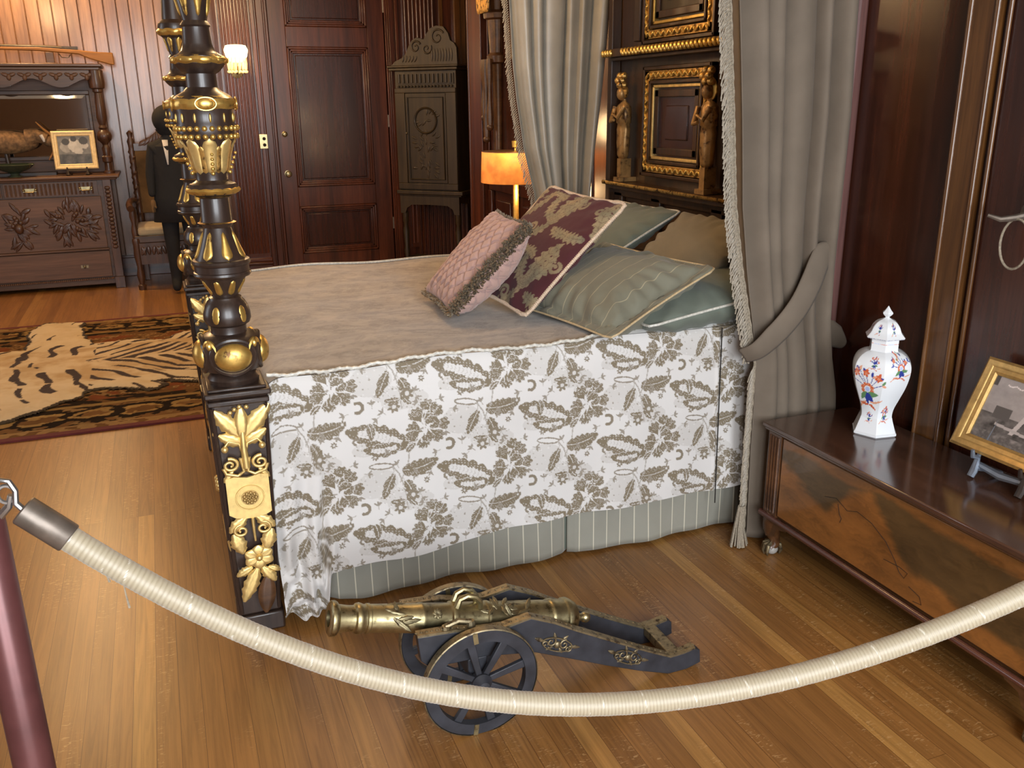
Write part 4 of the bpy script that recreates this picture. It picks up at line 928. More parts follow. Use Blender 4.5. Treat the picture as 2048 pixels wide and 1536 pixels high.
def place(root, bn, bf, tn_, flip=False):
    """bn bottom-near corner, bf bottom-far, tn_ top-near; local x runs from near to far"""
    bn, bf, tn_ = Vector(bn), Vector(bf), Vector(tn_)
    u = (bf-bn); w = u.length; u.normalize(); v = tn_-bn; v = v-u*v.dot(u); h = v.length; v.normalize(); nrm = u.cross(v)
    c = bn+u*w/2+v*h/2
    M = Matrix(((u.x, v.x, nrm.x, c.x), (u.y, v.y, nrm.y, c.y), (u.z, v.z, nrm.z, c.z), (0, 0, 0, 1)))
    root.matrix_world = M; return w, h
def cushion(name, label, bn, bf, tn_, T_, mat, cord=None, cordr=0.005, flange=0, cols=None, c=0.07, seed=0, wr=0.004, n=44, group=None, cordtwist=0):
    r = bpy.data.objects.new(name, None); COL.objects.link(r); WL[r] = Vector((0, 0, 0)); tag(r, label, 'cushion', group); r.empty_display_size = 0.05
    w, h = place(r, bn, bf, tn_)
    b, edge = pillow_mesh(w, h, T_, c, flange, n, seed=seed, wr=wr)
    o = obj('cushion_cover', b, mat, r, smooth=180, cols=None if cols is None else cols(np.array(b.v), w, h))
    if cord:
        b = MB(); e = edge+edge[:1]; pts = []
        for i in range(len(e)-1):
            for q in (0, 0.5): pts.append((lerp(e[i][0], e[i+1][0], q), lerp(e[i][1], e[i+1][1], q), 0))
        pts.append((*e[-1], 0)); b.tube(pts, cordr, 8, fn=(lambda i, a: 1+0.22*sin(i*1.3+2*a)) if cordtwist else None); obj('cord_edging', b, cord, r)
    return r, w, h, edge
DT = Tile(0.60, 0.60, 0.0012, True)
for k, (ox, oy, mir) in enumerate(((0.14, 0.12, 1), (0.44, 0.12, -1), (0.29, 0.42, 1), (0.59, 0.42, -1))):
    def FD(dx, dy, a, L, W, bd): DT.frond(ox+mir*dx, oy+dy, a if mir > 0 else 180-a, L, W, bd*mir, 6, 1.0, 0.5, 0.75, 0.55, 0.6)
    FD(0, 0.02, 75, 0.17, 0.042, 0.5); FD(-0.02, 0.01, 130, 0.14, 0.036, -0.6); FD(0.03, 0, 20, 0.13, 0.034, 0.7); FD(0.0, -0.03, -70, 0.13, 0.032, 0.6); FD(-0.05, -0.04, 215, 0.12, 0.030, -0.6); FD(0.06, 0.10, 50, 0.10, 0.026, -0.7)
    DT.curve(ox+mir*0.09, oy-0.07, 0.030, 0, 420, 0.007, 0.85, 0.008); DT.curve(ox-mir*0.09, oy+0.10, 0.028, 90, 480, 0.007, 0.85, 0.008)
    DT.flower(ox, oy, 0.042, 0.95, 0.5, 8)
def damask_cols(v, w, h):
    p = DT.read((v[:, 0]+w/2)*0.60/w, (v[:, 1]+h/2)*0.60/h)
    n = np.array([noise.noise(Vector((q[0]*22, q[1]*22, 0))) for q in v])
    gold = mixc(np.clip(0.5+n, 0, 1), (0.32, 0.245, 0.14), (0.20, 0.175, 0.11)); mar = np.array([0.075, 0.020, 0.024])
    return mar*(1-p[:, None])+gold*p[:, None]
cushion('damask_cushion', 'large square maroon and olive damask cushion with cream corded edge', (1.10, 2.70, 0.81), (1.03, 3.20, 0.835), (1.506, 2.70, 1.164), 0.15, M_vc_damask, M_pcream, 0.0065, 0, damask_cols, 0.06, 2, 0.004, 190, None, 1)
PK, w, h, edge = cushion('pink_cushion', 'pink quilted cushion with beaded fringe leaning on the maroon damask cushion', (0.873, 2.803, 0.815), (0.895, 3.215, 0.82), (1.165, 2.81, 1.104), 0.21, M_vc_pink, None, c=0.06, seed=5, wr=0.006, n=150,
    cols=lambda v, w, h: mixc(np.clip(np.maximum(1-np.abs(((v[:, 0]+v[:, 1]*0.8)/0.05+0.15*np.sin(60*v[:, 1])) % 1-0.5)*18, 1-np.abs(((v[:, 0]-v[:, 1]*0.8)/0.05+0.15*np.sin(50*v[:, 0])) % 1-0.5)*18), 0, 1)*0.55, (0.47, 0.30, 0.255), (0.21, 0.14, 0.15)))
for vv in [PK.children[0].data]:
    for q in vv.vertices:
        x, y, z = q.co; s = 1 if z > 0 else -1
        if abs(z) > 0.012:
            a = abs(((x+y*0.8)/0.05) % 1-0.5); c_ = abs(((x-y*0.8)/0.05) % 1-0.5); q.co.z += s*0.009*(min(1, min(a, c_)*5)-0.6)
b = MB(); bb = MB()
for i in range(0, len(edge)):
    x, y = edge[i]; side = abs(x)*h > abs(y)*w; ox, oy = ((1 if x > 0 else -1), 0) if side else (0, (1 if y > 0 else -1))
    heavy = 1.0 if (side and x < 0) else (0.6 if (not side and y < 0) else 0.22)
    for k in range(6 if heavy > 0.9 else 2):
        jx = random.uniform(-0.004, 0.004); zz = random.uniform(-0.030, 0.012) if heavy > 0.9 else random.uniform(-0.006, 0.006)
        p0 = Vector((x+(0 if side else jx)-ox*0.004, y+(jx if side else 0), zz)); d = Vector((ox, oy, random.uniform(-0.7, 0.2))); m1 = p0+d*0.013*heavy; m2 = p0+d*0.026*heavy+Vector((random.uniform(-0.005, 0.005), random.uniform(-0.005, 0.005), -0.004))
        b.tube([p0, m1, m2], [0.0018, 0.0022, 0.0012], 4, False)
        if heavy > 0.5 and k % 2 == 0: bb.ball(p0+(m2-p0)*random.uniform(0.2, 1.0), 0.0042, n=6, rings=5)
tag(obj('thread_fringe', b, M_fringe, PK), kind='stuff'); tag(obj('bead_fringe', bb, plain('brown_beads', (0.16, 0.11, 0.065), 0.4, 0.1, 0.6, 300), PK), kind='stuff')
b = MB()
for k in range(700):
    u, v = random.uniform(-0.97, 0.97), random.uniform(-0.97, 0.97); q = max(0, (1-abs(u)**2.4)*(1-abs(v)**2.4)); z = 0.085*q**0.55
    p0 = Vector((u*w/2*0.97, v*h/2*0.97, z)); d = Vector((random.uniform(-1, 1), random.uniform(-1, 1), 0.9)).normalized()
    b.tube([p0, p0+d*0.009, p0+d*0.013+Vector((0, 0, -0.002))], [0.0007, 0.0005, 0.0002], 3, False)
tag(obj('feather_tufts', b, plain('pale_pink_tuft', (0.62, 0.40, 0.37), 0.9), PK), kind='stuff')
cushion('striped_sham', 'large sage green pinstriped cushion with flat corded border lying in front', (1.245, 2.355, 0.800), (1.115, 2.925, 0.815), (1.685, 2.455, 0.975), 0.30, M_green, M_pgold, 0.0035, 0.13, None, 0.045, 9, 0.010, 80)
cushion('sage_cushion', 'plain sage green cushion lying under the pinstriped one beside the curtain', (1.40, 2.40, 0.812), (1.43, 2.95, 0.815), (1.95, 2.40, 0.900), 0.22, M_sage, M_pipe, 0.0045, 0, None, 0.05, 4, 0.007)
cushion('beige_cushion', 'plain beige cushion leaning on the dark headboard behind the pinstriped cushion', (1.72, 2.62, 0.86), (1.70, 3.12, 0.86), (1.99, 2.64, 1.075), 0.15, M_beige, None, 0.004, 0, None, 0.05, 6, 0.007)
cushion('pale_sage_cushion', 'pale sage cushion with white piping peeking out behind the maroon damask cushion', (1.56, 3.14, 0.86), (1.52, 3.66, 0.86), (1.99, 3.20, 1.07), 0.15, M_sage, M_pipe, 0.0045, 0, None, 0.05, 8, 0.006)

# ================================================================== BED CURTAINS
def curtain_mesh(zs, Ls, Rs, y0, folds, amp, ztop, zbot, nu=420, nz=110, ph=0.0, seed=0, amps=None):
    b = MB()
    def fn(i, j):
        u = i/(nu-1); z = lerp(ztop, zbot, j/(nz-1)); L = interp(z, zs, Ls); R = interp(z, zs, Rs)
        a = amp if amps is None else interp(z, zs, amps)
        w = u+0.032*sin(2*pi*u*2.3+seed)+0.010*sin(3*z+9*u)
        th_ = 2*pi*folds*w+ph; s2 = sin(2*th_+1.3+seed); big = 0.75+0.35*sin(1.7*th_/2+seed)
        y = y0-a*big*cos(th_)-a*0.10*s2
        x = lerp(L, R, u)+0.205*(R-L)/folds*min(1.0, a/0.028)*sin(th_)
        return (x, y, z)
    return b.grid(nu, nz, fn)
zs = [0.01, 0.06, 0.35, 0.53, 0.66, 0.78, 0.98, 1.19, 1.46, 1.78, 2.55]
Ls = [1.775, 1.781, 1.775, 1.776, 1.775, 1.750, 1.700, 1.658, 1.630, 1.594, 1.54]
Rs = [2.14, 2.14, 2.13, 2.115, 2.086, 2.06, 2.04, 2.038, 2.043, 2.03, 2.04]
am = [0.030, 0.030, 0.030, 0.026, 0.022, 0.028, 0.042, 0.048, 0.050, 0.052, 0.052]
CN = thing('bed_curtain', (1.93, 2.36, 0.0), 'taupe velvet bed curtain tied back at the near head corner beside the vase', 'curtain', None)
b = curtain_mesh(zs, Ls, Rs, 2.350, 5.0, 0.03, 2.52, 0.012, amps=am, seed=1.0); obj('curtain_panel', b, M_curtain, CN, smooth=180, solid=0.003)
b = MB()
fz = list(np.linspace(2.47, 0.72, 460))+list(np.linspace(0.66, 0.06, 150))
for k, z in enumerate(fz):
    x0 = interp(z, zs, Ls)+0.004; wd_ = 0.037 if z > 0.7 else 0.024; q = k % 3
    f = (0.35, 0.70, 1.0)[q]; dx = wd_*f*(0.95+0.1*random.random()); dz = 0.050+0.014*random.random(); yy = 2.345-0.003*q
    b.tube([(x0-0.002, yy, z), (x0-dx*0.75, yy-0.006, z-dz*0.30), (x0-dx, yy-0.005+0.004*random.random(), z-dz*0.7), (x0-dx*1.04, yy-0.004+0.004*random.random(), z-dz)], [0.0022, 0.0024, 0.0023, 0.0027], 4, False)
tag(obj('fringe', b, M_fringe, CN), kind='stuff')
b = MB(); b.tube([(interp(z, zs, Ls)+0.004, 2.342, z) for z in np.linspace(2.5, 0.05, 200)], 0.0045, 6, fn=lambda i, a: 1+0.25*sin(i*1.7+a)); obj('fringe_heading', b, M_fringe, CN)
b = MB()
for k in range(46):
    a = random.uniform(0, 2*pi); r = random.random()
    b.tube([(1.765+0.012*cos(a), 2.335+0.01*sin(a), 0.15), (1.755+0.02*r*cos(a), 2.33+0.02*r*sin(a), 0.07), (1.752+0.036*r*cos(a), 2.32+0.03*r*sin(a), 0.005)], [0.0025, 0.003, 0.0035], 4, False)
tag(obj('tassel_end', b, M_fringe, CN), kind='stuff')
# tieback band
b = MB(); path = [(1.722, 2.335, 0.700), (1.750, 2.300, 0.722), (1.80, 2.290, 0.765), (1.855, 2.288, 0.815), (1.905, 2.292, 0.872), (1.945, 2.300, 0.935), (1.975, 2.312, 0.985), (2.000, 2.320, 1.025), (2.035, 2.325, 1.045)]
def tb(path, widths, nv=9, th=0.004):
    b = MB(); P = [Vector(p) for p in path]; top = []; 
    K = 6; pts = []
    for i in range((len(P)-1)*K+1):
        s = i/K; k = min(int(s), len(P)-2); t = s-k
        p0 = P[max(k-1, 0)]; p1 = P[k]; p2 = P[k+1]; p3 = P[min(k+2, len(P)-1)]
        pts.append(0.5*((2*p1)+(-p0+p2)*t+(2*p0-5*p1+4*p2-p3)*t*t+(-p0+3*p1-3*p2+p3)*t**3))
    def fn(i, j):
        t = (pts[min(i+1, len(pts)-1)]-pts[max(i-1, 0)]).normalized(); n = Vector((-t.z, 0, t.x)).normalized()
        w = interp(i/(len(pts)-1), [q/(len(widths)-1) for q in range(len(widths))], widths); v = j/(nv-1)-0.5
        p = pts[i]+n*w*v; p.y -= 0.008*(1-4*v*v); return tuple(p)
    b.grid(len(pts), nv, fn); return b
b = tb(path, [0.055, 0.066, 0.080, 0.084, 0.086, 0.088, 0.086, 0.080, 0.010]); obj('tieback', b, M_curtain, CN, smooth=180, solid=0.007)
b = tb([(2.07, 2.375, 0.76), (2.10, 2.38, 0.735), (2.14, 2.385, 0.71), (2.188, 2.39, 0.675)], [0.05, 0.085, 0.080, 0.03]); obj('tieback_tail', b, M_curtain, CN, smooth=180, solid=0.006)
CF = thing('bed_curtain', (1.9, 4.2, 0.0), 'shiny grey velvet bed curtain at the far head corner beside the glowing lamp', 'curtain')
zs2 = [0.02, 0.6, 1.06, 1.28, 1.51, 1.68, 1.97, 2.55]; L2 = [1.83, 1.80, 1.755, 1.695, 1.655, 1.635, 1.62, 1.58]; R2 = [2.03, 2.04, 2.058, 2.08, 2.108, 2.125, 2.15, 2.16]
b = curtain_mesh(zs2, L2, R2, 4.20, 6.0, 0.044, 2.52, 0.02, seed=2.2, ph=1.0); obj('curtain_panel', b, M_curtlin, CF, smooth=180, solid=0.003)
b = MB()
for z in np.linspace(2.5, 0.1, 230):
    x0 = interp(z, zs2, L2); b.tube([(x0+0.004, 4.19, z), (x0-0.012, 4.185, z-0.015), (x0-0.018-0.01*random.random(), 4.185, z-0.04)], 0.0028, 4, False)
tag(obj('fringe', b, M_fringe, CF), kind='stuff')

# ================================================================== CHEST, VASE, FRAMED PHOTOGRAPH
CH = thing('wooden_chest', (1.985, 1.70, 0), 'long low walnut chest with glossy top on clawed feet against the dark wall', 'chest')
CX0, CX1, CY0, CY1, CZ = 1.800, 2.165, 1.165, 2.275, 0.478
b = MB(); b.box(CX0+0.012, CX1, CY0+0.012, CY1-0.012, 0.15, 0.452)
obj('body', b, M_chest, CH, bevel=0.003)
b = MB(); b.box(CX0-0.014, CX1, CY0-0.018, CY1+0.012, 0.462, CZ); b.box(CX0-0.008, CX1, CY0-0.012, CY1+0.006, 0.452, 0.464); obj('top', b, M_chesttop, CH, bevel=0.004)
for yy in (CY1-0.075, CY0+0.005):
    b = MB(); b.box(CX0, CX0+0.02, yy, yy+0.065, 0.155, 0.450)
    for q in (0.012, 0.026, 0.040, 0.054): b.lathe([(0.17, 0.0045), (0.44, 0.0045)], (CX0, yy+q, 0), 8)
    obj('fluted_stile', b, M_chest, CH)
b = MB(); b.box(CX0+0.004, CX0+0.02, CY0+0.075, CY1-0.08, 0.165, 0.445); obj('veneer_ground', b, M_burl, CH, bevel=0.002)
b = MB(); b.grid(240, 90, lambda i, j: (CX0+0.0035, lerp(CY1-0.082, CY0+0.077, i/239), lerp(0.167, 0.443, j/89)))
v = np.array(b.v); vn = np.array([noise.fractal(Vector((p[1]*5, p[2]*11, 2)), 0.7, 2.1, 5) for p in v]); vg = np.array([noise.noise(Vector((p[1]*9, p[2]*150+6*a, 1))) for p, a in zip(v, vn)])
zc = np.interp(v[:, 1], [1.24, 1.45, 1.62, 1.70, 1.80, 1.88, 1.97, 2.08, 2.20], [0.20, 0.225, 0.24, 0.31, 0.395, 0.37, 0.27, 0.31, 0.355])+0.02*vn
f = np.clip((v[:, 2]-zc)/0.03, 0, 1)*np.clip((0.425-v[:, 2]+0.02*vn)/0.02, 0.25, 1)
vc = mixc(f, (0.23, 0.088, 0.020), (0.085, 0.046, 0.016))*(1+0.28*vg+0.35*vn)[:, None]
obj('veneer_panel', b, vcol('figured_veneer', 0.28, 0, coat=0.4, spec=0.5), CH, smooth=180, cols=np.clip(vc, 0.01, 1))
b = MB()
for pts in ([(1.98, 0.33), (1.93, 0.345), (1.88, 0.325), (1.84, 0.34), (1.78, 0.33), (1.72, 0.30), (1.68, 0.262), (1.66, 0.235), (1.64, 0.225), (1.63, 0.245), (1.66, 0.25), (1.72, 0.245)], [(1.92, 0.33), (1.91, 0.30), (1.90, 0.29), (1.905, 0.275)], [(1.62, 0.21), (1.58, 0.20), (1.57, 0.18), (1.60, 0.175)]):
    b.tube([(CX0+0.0030, y, z) for y, z in pts], 0.0008, 5)
obj('veneer_crack', b, M_backing_shade, CH)
b = MB(); b.tube([(CX0-0.004, CY1-0.002, 0.150), (CX0-0.004, CY0-0.008, 0.150)], 0.010, 10); b.tube([(CX0-0.004, CY1, 0.150), (CX1, CY1, 0.150)], 0.010, 10); obj('bead_moulding', b, wood('red_bead', (0.06, 0.018, 0.012), (0.13, 0.045, 0.03), 'y', 0.25, 14, 0.5), CH)
for (lx, ly, sx, sy) in ((CX0+0.035, CY1-0.045, -1, 1), (CX0+0.035, CY0+0.045, -1, -1), (CX1-0.04, CY1-0.045, 1, 1), (CX1-0.04, CY0+0.045, 1, -1)):
    b = MB(); ox = sx*0.7; oy = sy*0.4
    b.tube([(lx, ly, 0.150), (lx+0.012*ox, ly+0.012*oy, 0.125), (lx+0.018*ox, ly+0.018*oy, 0.095), (lx+0.006*ox, ly+0.006*oy, 0.062), (lx+0.000*ox, ly, 0.042), (lx+0.016*ox, ly+0.016*oy, 0.026)], [0.042, 0.038, 0.030, 0.019, 0.017, 0.022], 12)
    yb = [(ly+sy*0.028, 0.15), (ly-sy*0.105, 0.15), (ly-sy*0.085, 0.128), (ly-sy*0.045, 0.118), (ly-sy*0.030, 0.085), (ly+sy*0.012, 0.070), (ly+sy*0.034, 0.10)]
    b.prism(yb, lx+sx*0.022, lx+sx*0.034, Matrix(((0, 0, 1, 0), (1, 0, 0, 0), (0, 1, 0, 0), (0, 0, 0, 1))))
    xb = [(lx+sx*0.030, 0.15), (lx-sx*0.09, 0.15), (lx-sx*0.07, 0.128), (lx-sx*0.035, 0.115), (lx-sx*0.02, 0.085), (lx+sx*0.02, 0.075)]
    b.prism(xb, ly+sy*0.028, ly+sy*0.038, Matrix(((1, 0, 0, 0), (0, 0, 1, 0), (0, 1, 0, 0), (0, 0, 0, 1))))
    L = obj('leg', b, M_chest, CH, bevel=0.002)
    b = MB()
    for k in (-50, -15, 20, 55, 180):
        a = atan2(sy*0.6, sx)+radians(k); c_, s_ = cos(a), sin(a); q = (lx+0.012*ox, ly+0.012*oy)
        b.tube([(q[0]+0.008*c_, q[1]+0.008*s_, 0.045), (q[0]+0.026*c_, q[1]+0.026*s_, 0.038), (q[0]+0.031*c_, q[1]+0.031*s_, 0.018), (q[0]+0.026*c_, q[1]+0.026*s_, 0.003)], [0.007, 0.0075, 0.006, 0.003], 7)
    obj('claw', b, M_tarn, L)
    b = MB(); b.ball((lx+0.012*ox, ly+0.012*oy, 0.022), 0.022, n=14, rings=10); obj('glass_ball', b, plain('clouded_glass', (0.35, 0.33, 0.30), 0.12), L)
# vase
PAL = np.array([(0.80, 0.82, 0.84), (0.62, 0.12, 0.045), (0.03, 0.05, 0.30), (0.13, 0.27, 0.12), (0.75, 0.36, 0.22), (0.45, 0.55, 0.85)])
VT = Tile(0.60, 0.42, 0.0012, False)
def spray(x, y, s=1.0, big=True, seed=0):
    r_ = random.Random(seed)
    for k in range(7):
        a = 25+k*22+r_.uniform(-8, 8); L = s*r_.uniform(0.03, 0.055); x1 = x+L*cos(radians(a)); y1 = y+L*sin(radians(a))
        VT.stem([(x, y), ((x+x1)/2+0.004, (y+y1)/2), (x1, y1)], 0.0012, 2)
        VT.frond(x1, y1, a+30, 0.014*s, 0.0036*s, 0, 0, r_.choice([1, 2, 3, 2]), None); VT.frond(x1, y1, a-40, 0.013*s, 0.0034*s, 0, 0, r_.choice([1, 2, 4]), None)
        if k % 2: VT.daisy(x1, y1, 0.010*s, 1, 4, 5, k)
    if big: VT.flower(x, y, 0.021*s, 1, 4, 8); VT.dot(x, y, 0.010*s, 0); VT.dot(x, y, 0.007*s, 5)
    for a in (-20, 200, 250, -70): VT.frond(x, y-0.01*s, a, 0.032*s, 0.007*s, 0.3, 0, 2 if a in (250, -70) else 3, None)
    for a in (-10, 190): VT.frond(x+0.01*cos(radians(a)), y-0.035*s, a, 0.04*s, 0.004*s, 0.4, 5, 4, None); VT.frond(x, y-0.042*s, a, 0.034*s, 0.004*s, -0.3, 4, 1, None)
VASE = (2.052, 2.065, CZ)
A0 = atan2(-VASE[1], -VASE[0])  # direction towards the viewer's side of the room
def upos(adeg): return ((A0+radians(adeg)) % (2*pi))/(2*pi)*0.60
spray(upos(-26), 0.160, 1.28, True, 3); spray(upos(-140), 0.165, 1.0, True, 4); spray(upos(110), 0.165, 1.0, True, 5)
spray(upos(42), 0.235, 0.75, True, 6); spray(upos(30), 0.075, 0.55, True, 7); spray(upos(-24), 0.062, 0.35, False, 8); spray(upos(-15), 0.245, 0.35, False, 9); spray(upos(175), 0.235, 0.6, True, 10)
for a in (-25, 35, 95, 155, 215, 275): spray(upos(a), 0.345, 0.33, False, a)
for x in np.arange(0, 0.6, 0.0035): VT.dot(x, 0.299, 0.0013, 1 if (int(x/0.05) % 2) else 5); VT.dot(x, 0.3155, 0.0016, 2)
def vase_part(name, prof, parent, n=216, dense=6):
    zs_ = []; 
    for (z0, r0), (z1, r1) in zip(prof[:-1], prof[1:]):
        k = max(1, int(abs(z1-z0)/0.0016)); zs_ += [(lerp(z0, z1, i/k), lerp(r0, r1, i/k)) for i in range(k)]
    zs_.append(prof[-1])
    def hexr(z, r, a):
        q = ((a+radians(8)) % (pi/3))-pi/6; hx = cos(pi/6)/cos(q)
        k = 1.0 if (z < 0.06 or z > 0.275) else 0.62
        return r*((1-k)*0.96+k*hx*1.03)
    b = MB(); b.lathe(zs_, VASE, n, fn=hexr)
    v = np.array([tuple(p) for p in b.v]); a = np.arctan2(v[:, 1]-VASE[1], v[:, 0]-VASE[0]) % (2*pi)
    ix = VT.read(a/(2*pi)*0.60, v[:, 2]-VASE[2]).astype(int)
    o = obj(name, b, M_vc_porc, parent, smooth=28, cols=PAL[ix]); return o
VS = thing('porcelain_vase', VASE, 'white lidded six sided porcelain vase painted with orange and blue flowers on the chest', 'vase')
def smoothprof(pts, k=5):
    out = []; P = pts
    for i in range(len(P)-1):
        p0 = P[max(i-1, 0)]; p1 = P[i]; p2 = P[i+1]; p3 = P[min(i+2, len(P)-1)]
        for q in range(k):
            t = q/k; out.append(tuple(0.5*((2*p1[c])+(-p0[c]+p2[c])*t+(2*p0[c]-5*p1[c]+4*p2[c]-p3[c])*t*t+(-p0[c]+3*p1[c]-3*p2[c]+p3[c])*t**3) for c in (0, 1)))
    out.append(P[-1]); return out
vase_part('vase_body', [(0.0, 0.066), (0.004, 0.071), (0.010, 0.071)]+smoothprof([(0.012, 0.068), (0.035, 0.060), (0.062, 0.052), (0.090, 0.055), (0.125, 0.068), (0.165, 0.083), (0.205, 0.092), (0.235, 0.092), (0.258, 0.080), (0.272, 0.060), (0.276, 0.046)])+[(0.280, 0.044), (0.318, 0.044)], VS)
vase_part('vase_lid', [(0.312, 0.040), (0.314, 0.052), (0.317, 0.060), (0.321, 0.062)]+smoothprof([(0.323, 0.060), (0.336, 0.049), (0.352, 0.042), (0.366, 0.030), (0.374, 0.014), (0.378, 0.007)])+smoothprof([(0.380, 0.006), (0.388, 0.014), (0.394, 0.016), (0.402, 0.009), (0.414, 0.001)]), VS, 120)
# framed photograph leaning back on a small easel
def framed(name, label, mat, M, w, h, bd, depth, paint, res=0.003, cat='picture'):
    R_ = bpy.data.objects.new(name, None); COL.objects.link(R_); R_.matrix_world = M; WL[R_] = Vector((0, 0, 0)); tag(R_, label, cat); R_.empty_display_size = 0.03
    b = MB(); prof = [(0, 0), (0.0, depth*0.7), (bd*0.18, depth), (bd*0.40, depth*0.92), (bd*0.55, depth*0.62), (bd*0.80, depth*0.58), (bd*0.86, depth*0.68), (bd, depth*0.45), (bd, 0)]
    def ring(e, z): return [(e-w/2, e, z), (w/2-e, e, z), (w/2-e, h-e, z), (e-w/2, h-e, z)]
    v = []; 
    for e, z in prof: v += ring(e, z)
    f = []; K = len(prof)
    for i in range(K):
        for k in range(4): j = (i+1) % K; f.append((i*4+k, i*4+(k+1) % 4, j*4+(k+1) % 4, j*4+k))
    b.add(v, f); obj('frame', b, mat, R_, smooth=35)
    nx, ny = int((w-2*bd)/res), int((h-2*bd)/res)
    b = MB(); b.grid(nx, ny, lambda i, j: (lerp(bd-w/2, w/2-bd, i/(nx-1)), lerp(bd, h-bd, j/(ny-1)), depth*0.3))
    v = np.array(b.v); u = (v[:, 0]+w/2-bd)/(w-2*bd); q = (v[:, 1]-bd)/(h-2*bd)
    obj('photograph', b, M_vc_photo, R_, smooth=180, cols=paint(u, q)); 
    b = MB(); b.box(-w/2+bd*0.5, w/2-bd*0.5, bd*0.5, h-bd*0.5, -0.004, 0.002); obj('backing', b, M_backing_shade, R_)
    return R_
def paint_harbour(u, v):
    n = np.array([noise.fractal(Vector((a*7, c*7, 3)), 0.7, 2.1, 4) for a, c in zip(u, v)])
    g = np.where(v > 0.42, 0.34+0.06*n, 0.10+0.10*n)
    g = np.where((v > 0.72), 0.34+0.05*n, g)
    g = np.where((u > 0.14) & (u < 0.33) & (v > 0.36) & (v < 0.56), 0.09, g); g = np.where((u > 0.50) & (u < 0.68) & (v > 0.30) & (v < 0.66), 0.10+0.02*n, g)
    g = np.where((np.abs(u-0.44-0.25*(v-0.3)) < 0.025) & (v > 0.2) & (v < 0.62), 0.5, g); g = np.where((np.abs(v-0.26+0.12*(u-0.4)) < 0.022) & (u > 0.2) & (u < 0.8), 0.42, g)
    g = np.where((u < 0.05) & (v > 0.85), 0.08, g); g = np.where((np.abs(v-0.90-0.012*np.sin(u*55)) < 0.010) & (u > 0.16) & (u < 0.66), 0.75, g)
    g = np.where(v < 0.14, 0.08+0.10*np.abs(n)*2, g)
    g = np.clip(g, 0.02, 0.9)[:, None]; return g*np.array([1.0, 0.86, 0.80])
th = radians(24)
# local x runs towards the camera (-Y), local y up the leaning frame, local z out of the picture
ux = Vector((0, -1, 0)); uy = Vector((sin(th), 0, cos(th))); uz = ux.cross(uy)
c0 = Vector((2.058, 1.768-0.18, 0.546)); MM = Matrix(((ux.x, uy.x, uz.x, c0.x), (ux.y, uy.y, uz.y, c0.y), (ux.z, uy.z, uz.z, c0.z), (0, 0, 0, 1)))
framed('framed_photograph', 'tilted gilt framed sepia photograph standing on the walnut chest', M_goldframe, MM, 0.36, 0.268, 0.044, 0.020, paint_harbour, 0.002)
EA = thing('easel', (2.08, 1.60, CZ), 'small easel with pale blue metal feet under the gilt frame on the chest', 'easel')
for yy, mt in ((1.672, M_easelpale), (1.520, M_easeldk)):
    b = MB(); b.tube([(2.035, yy, CZ+0.004), (2.045, yy, CZ+0.020), (2.050, yy, CZ+0.042), (2.052, yy, CZ+0.060), (2.032, yy, CZ+0.066), (2.028, yy, CZ+0.086)], [0.010, 0.011, 0.009, 0.008, 0.007, 0.005], 8)
    b.tube([(2.050, yy, CZ+0.030), (2.09, yy-0.012, CZ+0.020), (2.13, yy-0.02, CZ+0.006)], [0.010, 0.008, 0.007], 8)
    b.tube([(2.052, yy, CZ+0.06), (2.10, yy-0.01, CZ+0.165), (2.125, yy-0.02, CZ+0.215)], [0.006, 0.005, 0.004], 8)
    obj('easel_foot', b, mt, EA)
b = MB(); b.tube([(2.058, 1.672, CZ+0.038), (2.062, 1.60, CZ+0.028), (2.058, 1.52, CZ+0.038)], [0.009, 0.012, 0.009], 8); obj('easel_bar', b, M_easelpale, EA)

# ================================================================== CANNON
CA = thing('cannon', (0.75, 1.865, 0), 'small brass cannon on a black wooden wheeled carriage lying on the floor by the bed', 'cannon')
a0 = Vector((0.250, 1.865, 0.340)); a1 = Vector((0.905, 1.865, 0.186)); ax = (a1-a0).normalized(); LB = (a1-a0).length
zz_ = ax; xx_ = Vector((0, 1, 0)); yy_ = zz_.cross(xx_); MB_ = Matrix(((xx_.x, yy_.x, zz_.x, a0.x), (xx_.y, yy_.y, zz_.y, a0.y), (xx_.z, yy_.z, zz_.z, a0.z), (0, 0, 0, 1)))
pr = [(0.030, 0.020), (0.000, 0.020), (0.0, 0.036), (0.004, 0.042), (0.012, 0.043), (0.018, 0.040), (0.022, 0.034), (0.045, 0.031), (0.060, 0.031), (0.064, 0.036), (0.071, 0.038), (0.078, 0.036), (0.082, 0.034), (0.088, 0.0335), (0.090, 0.036), (0.097, 0.036), (0.099, 0.034),
      (0.22, 0.0365), (0.225, 0.0385), (0.232, 0.0385), (0.236, 0.037), (0.30, 0.038), (0.304, 0.042), (0.311, 0.043), (0.318, 0.041), (0.322, 0.040), (0.395, 0.041), (0.399, 0.044), (0.406, 0.044), (0.410, 0.042), (0.52, 0.0445), (0.575, 0.0455), (0.579, 0.049), (0.587, 0.050), (0.594, 0.048), (0.620, 0.048), (0.624, 0.052), (0.632, 0.053), (0.640, 0.050), (0.655, 0.042), (0.664, 0.028), (0.668, 0.014), (0.674, 0.010), (0.684, 0.010)]
b = MB(); b.lathe(pr, (0, 0, 0), 40, m=MB_, cap=False); BR = obj('barrel', b, M_brass, CA, smooth=35)
b = MB(); b.ball((0, 0, 0.695), 0.015, n=14, rings=10, m=MB_); obj('cascabel_knob', b, M_brass, BR)
b = MB(); b.lathe([(0.029, 0.0205), (0.030, 0.0001)], (0, 0, 0), 20, m=MB_); obj('bore', b, M_backing_shade, BR)
b = MB()
for s in (0.305, 0.40-0.02): pass
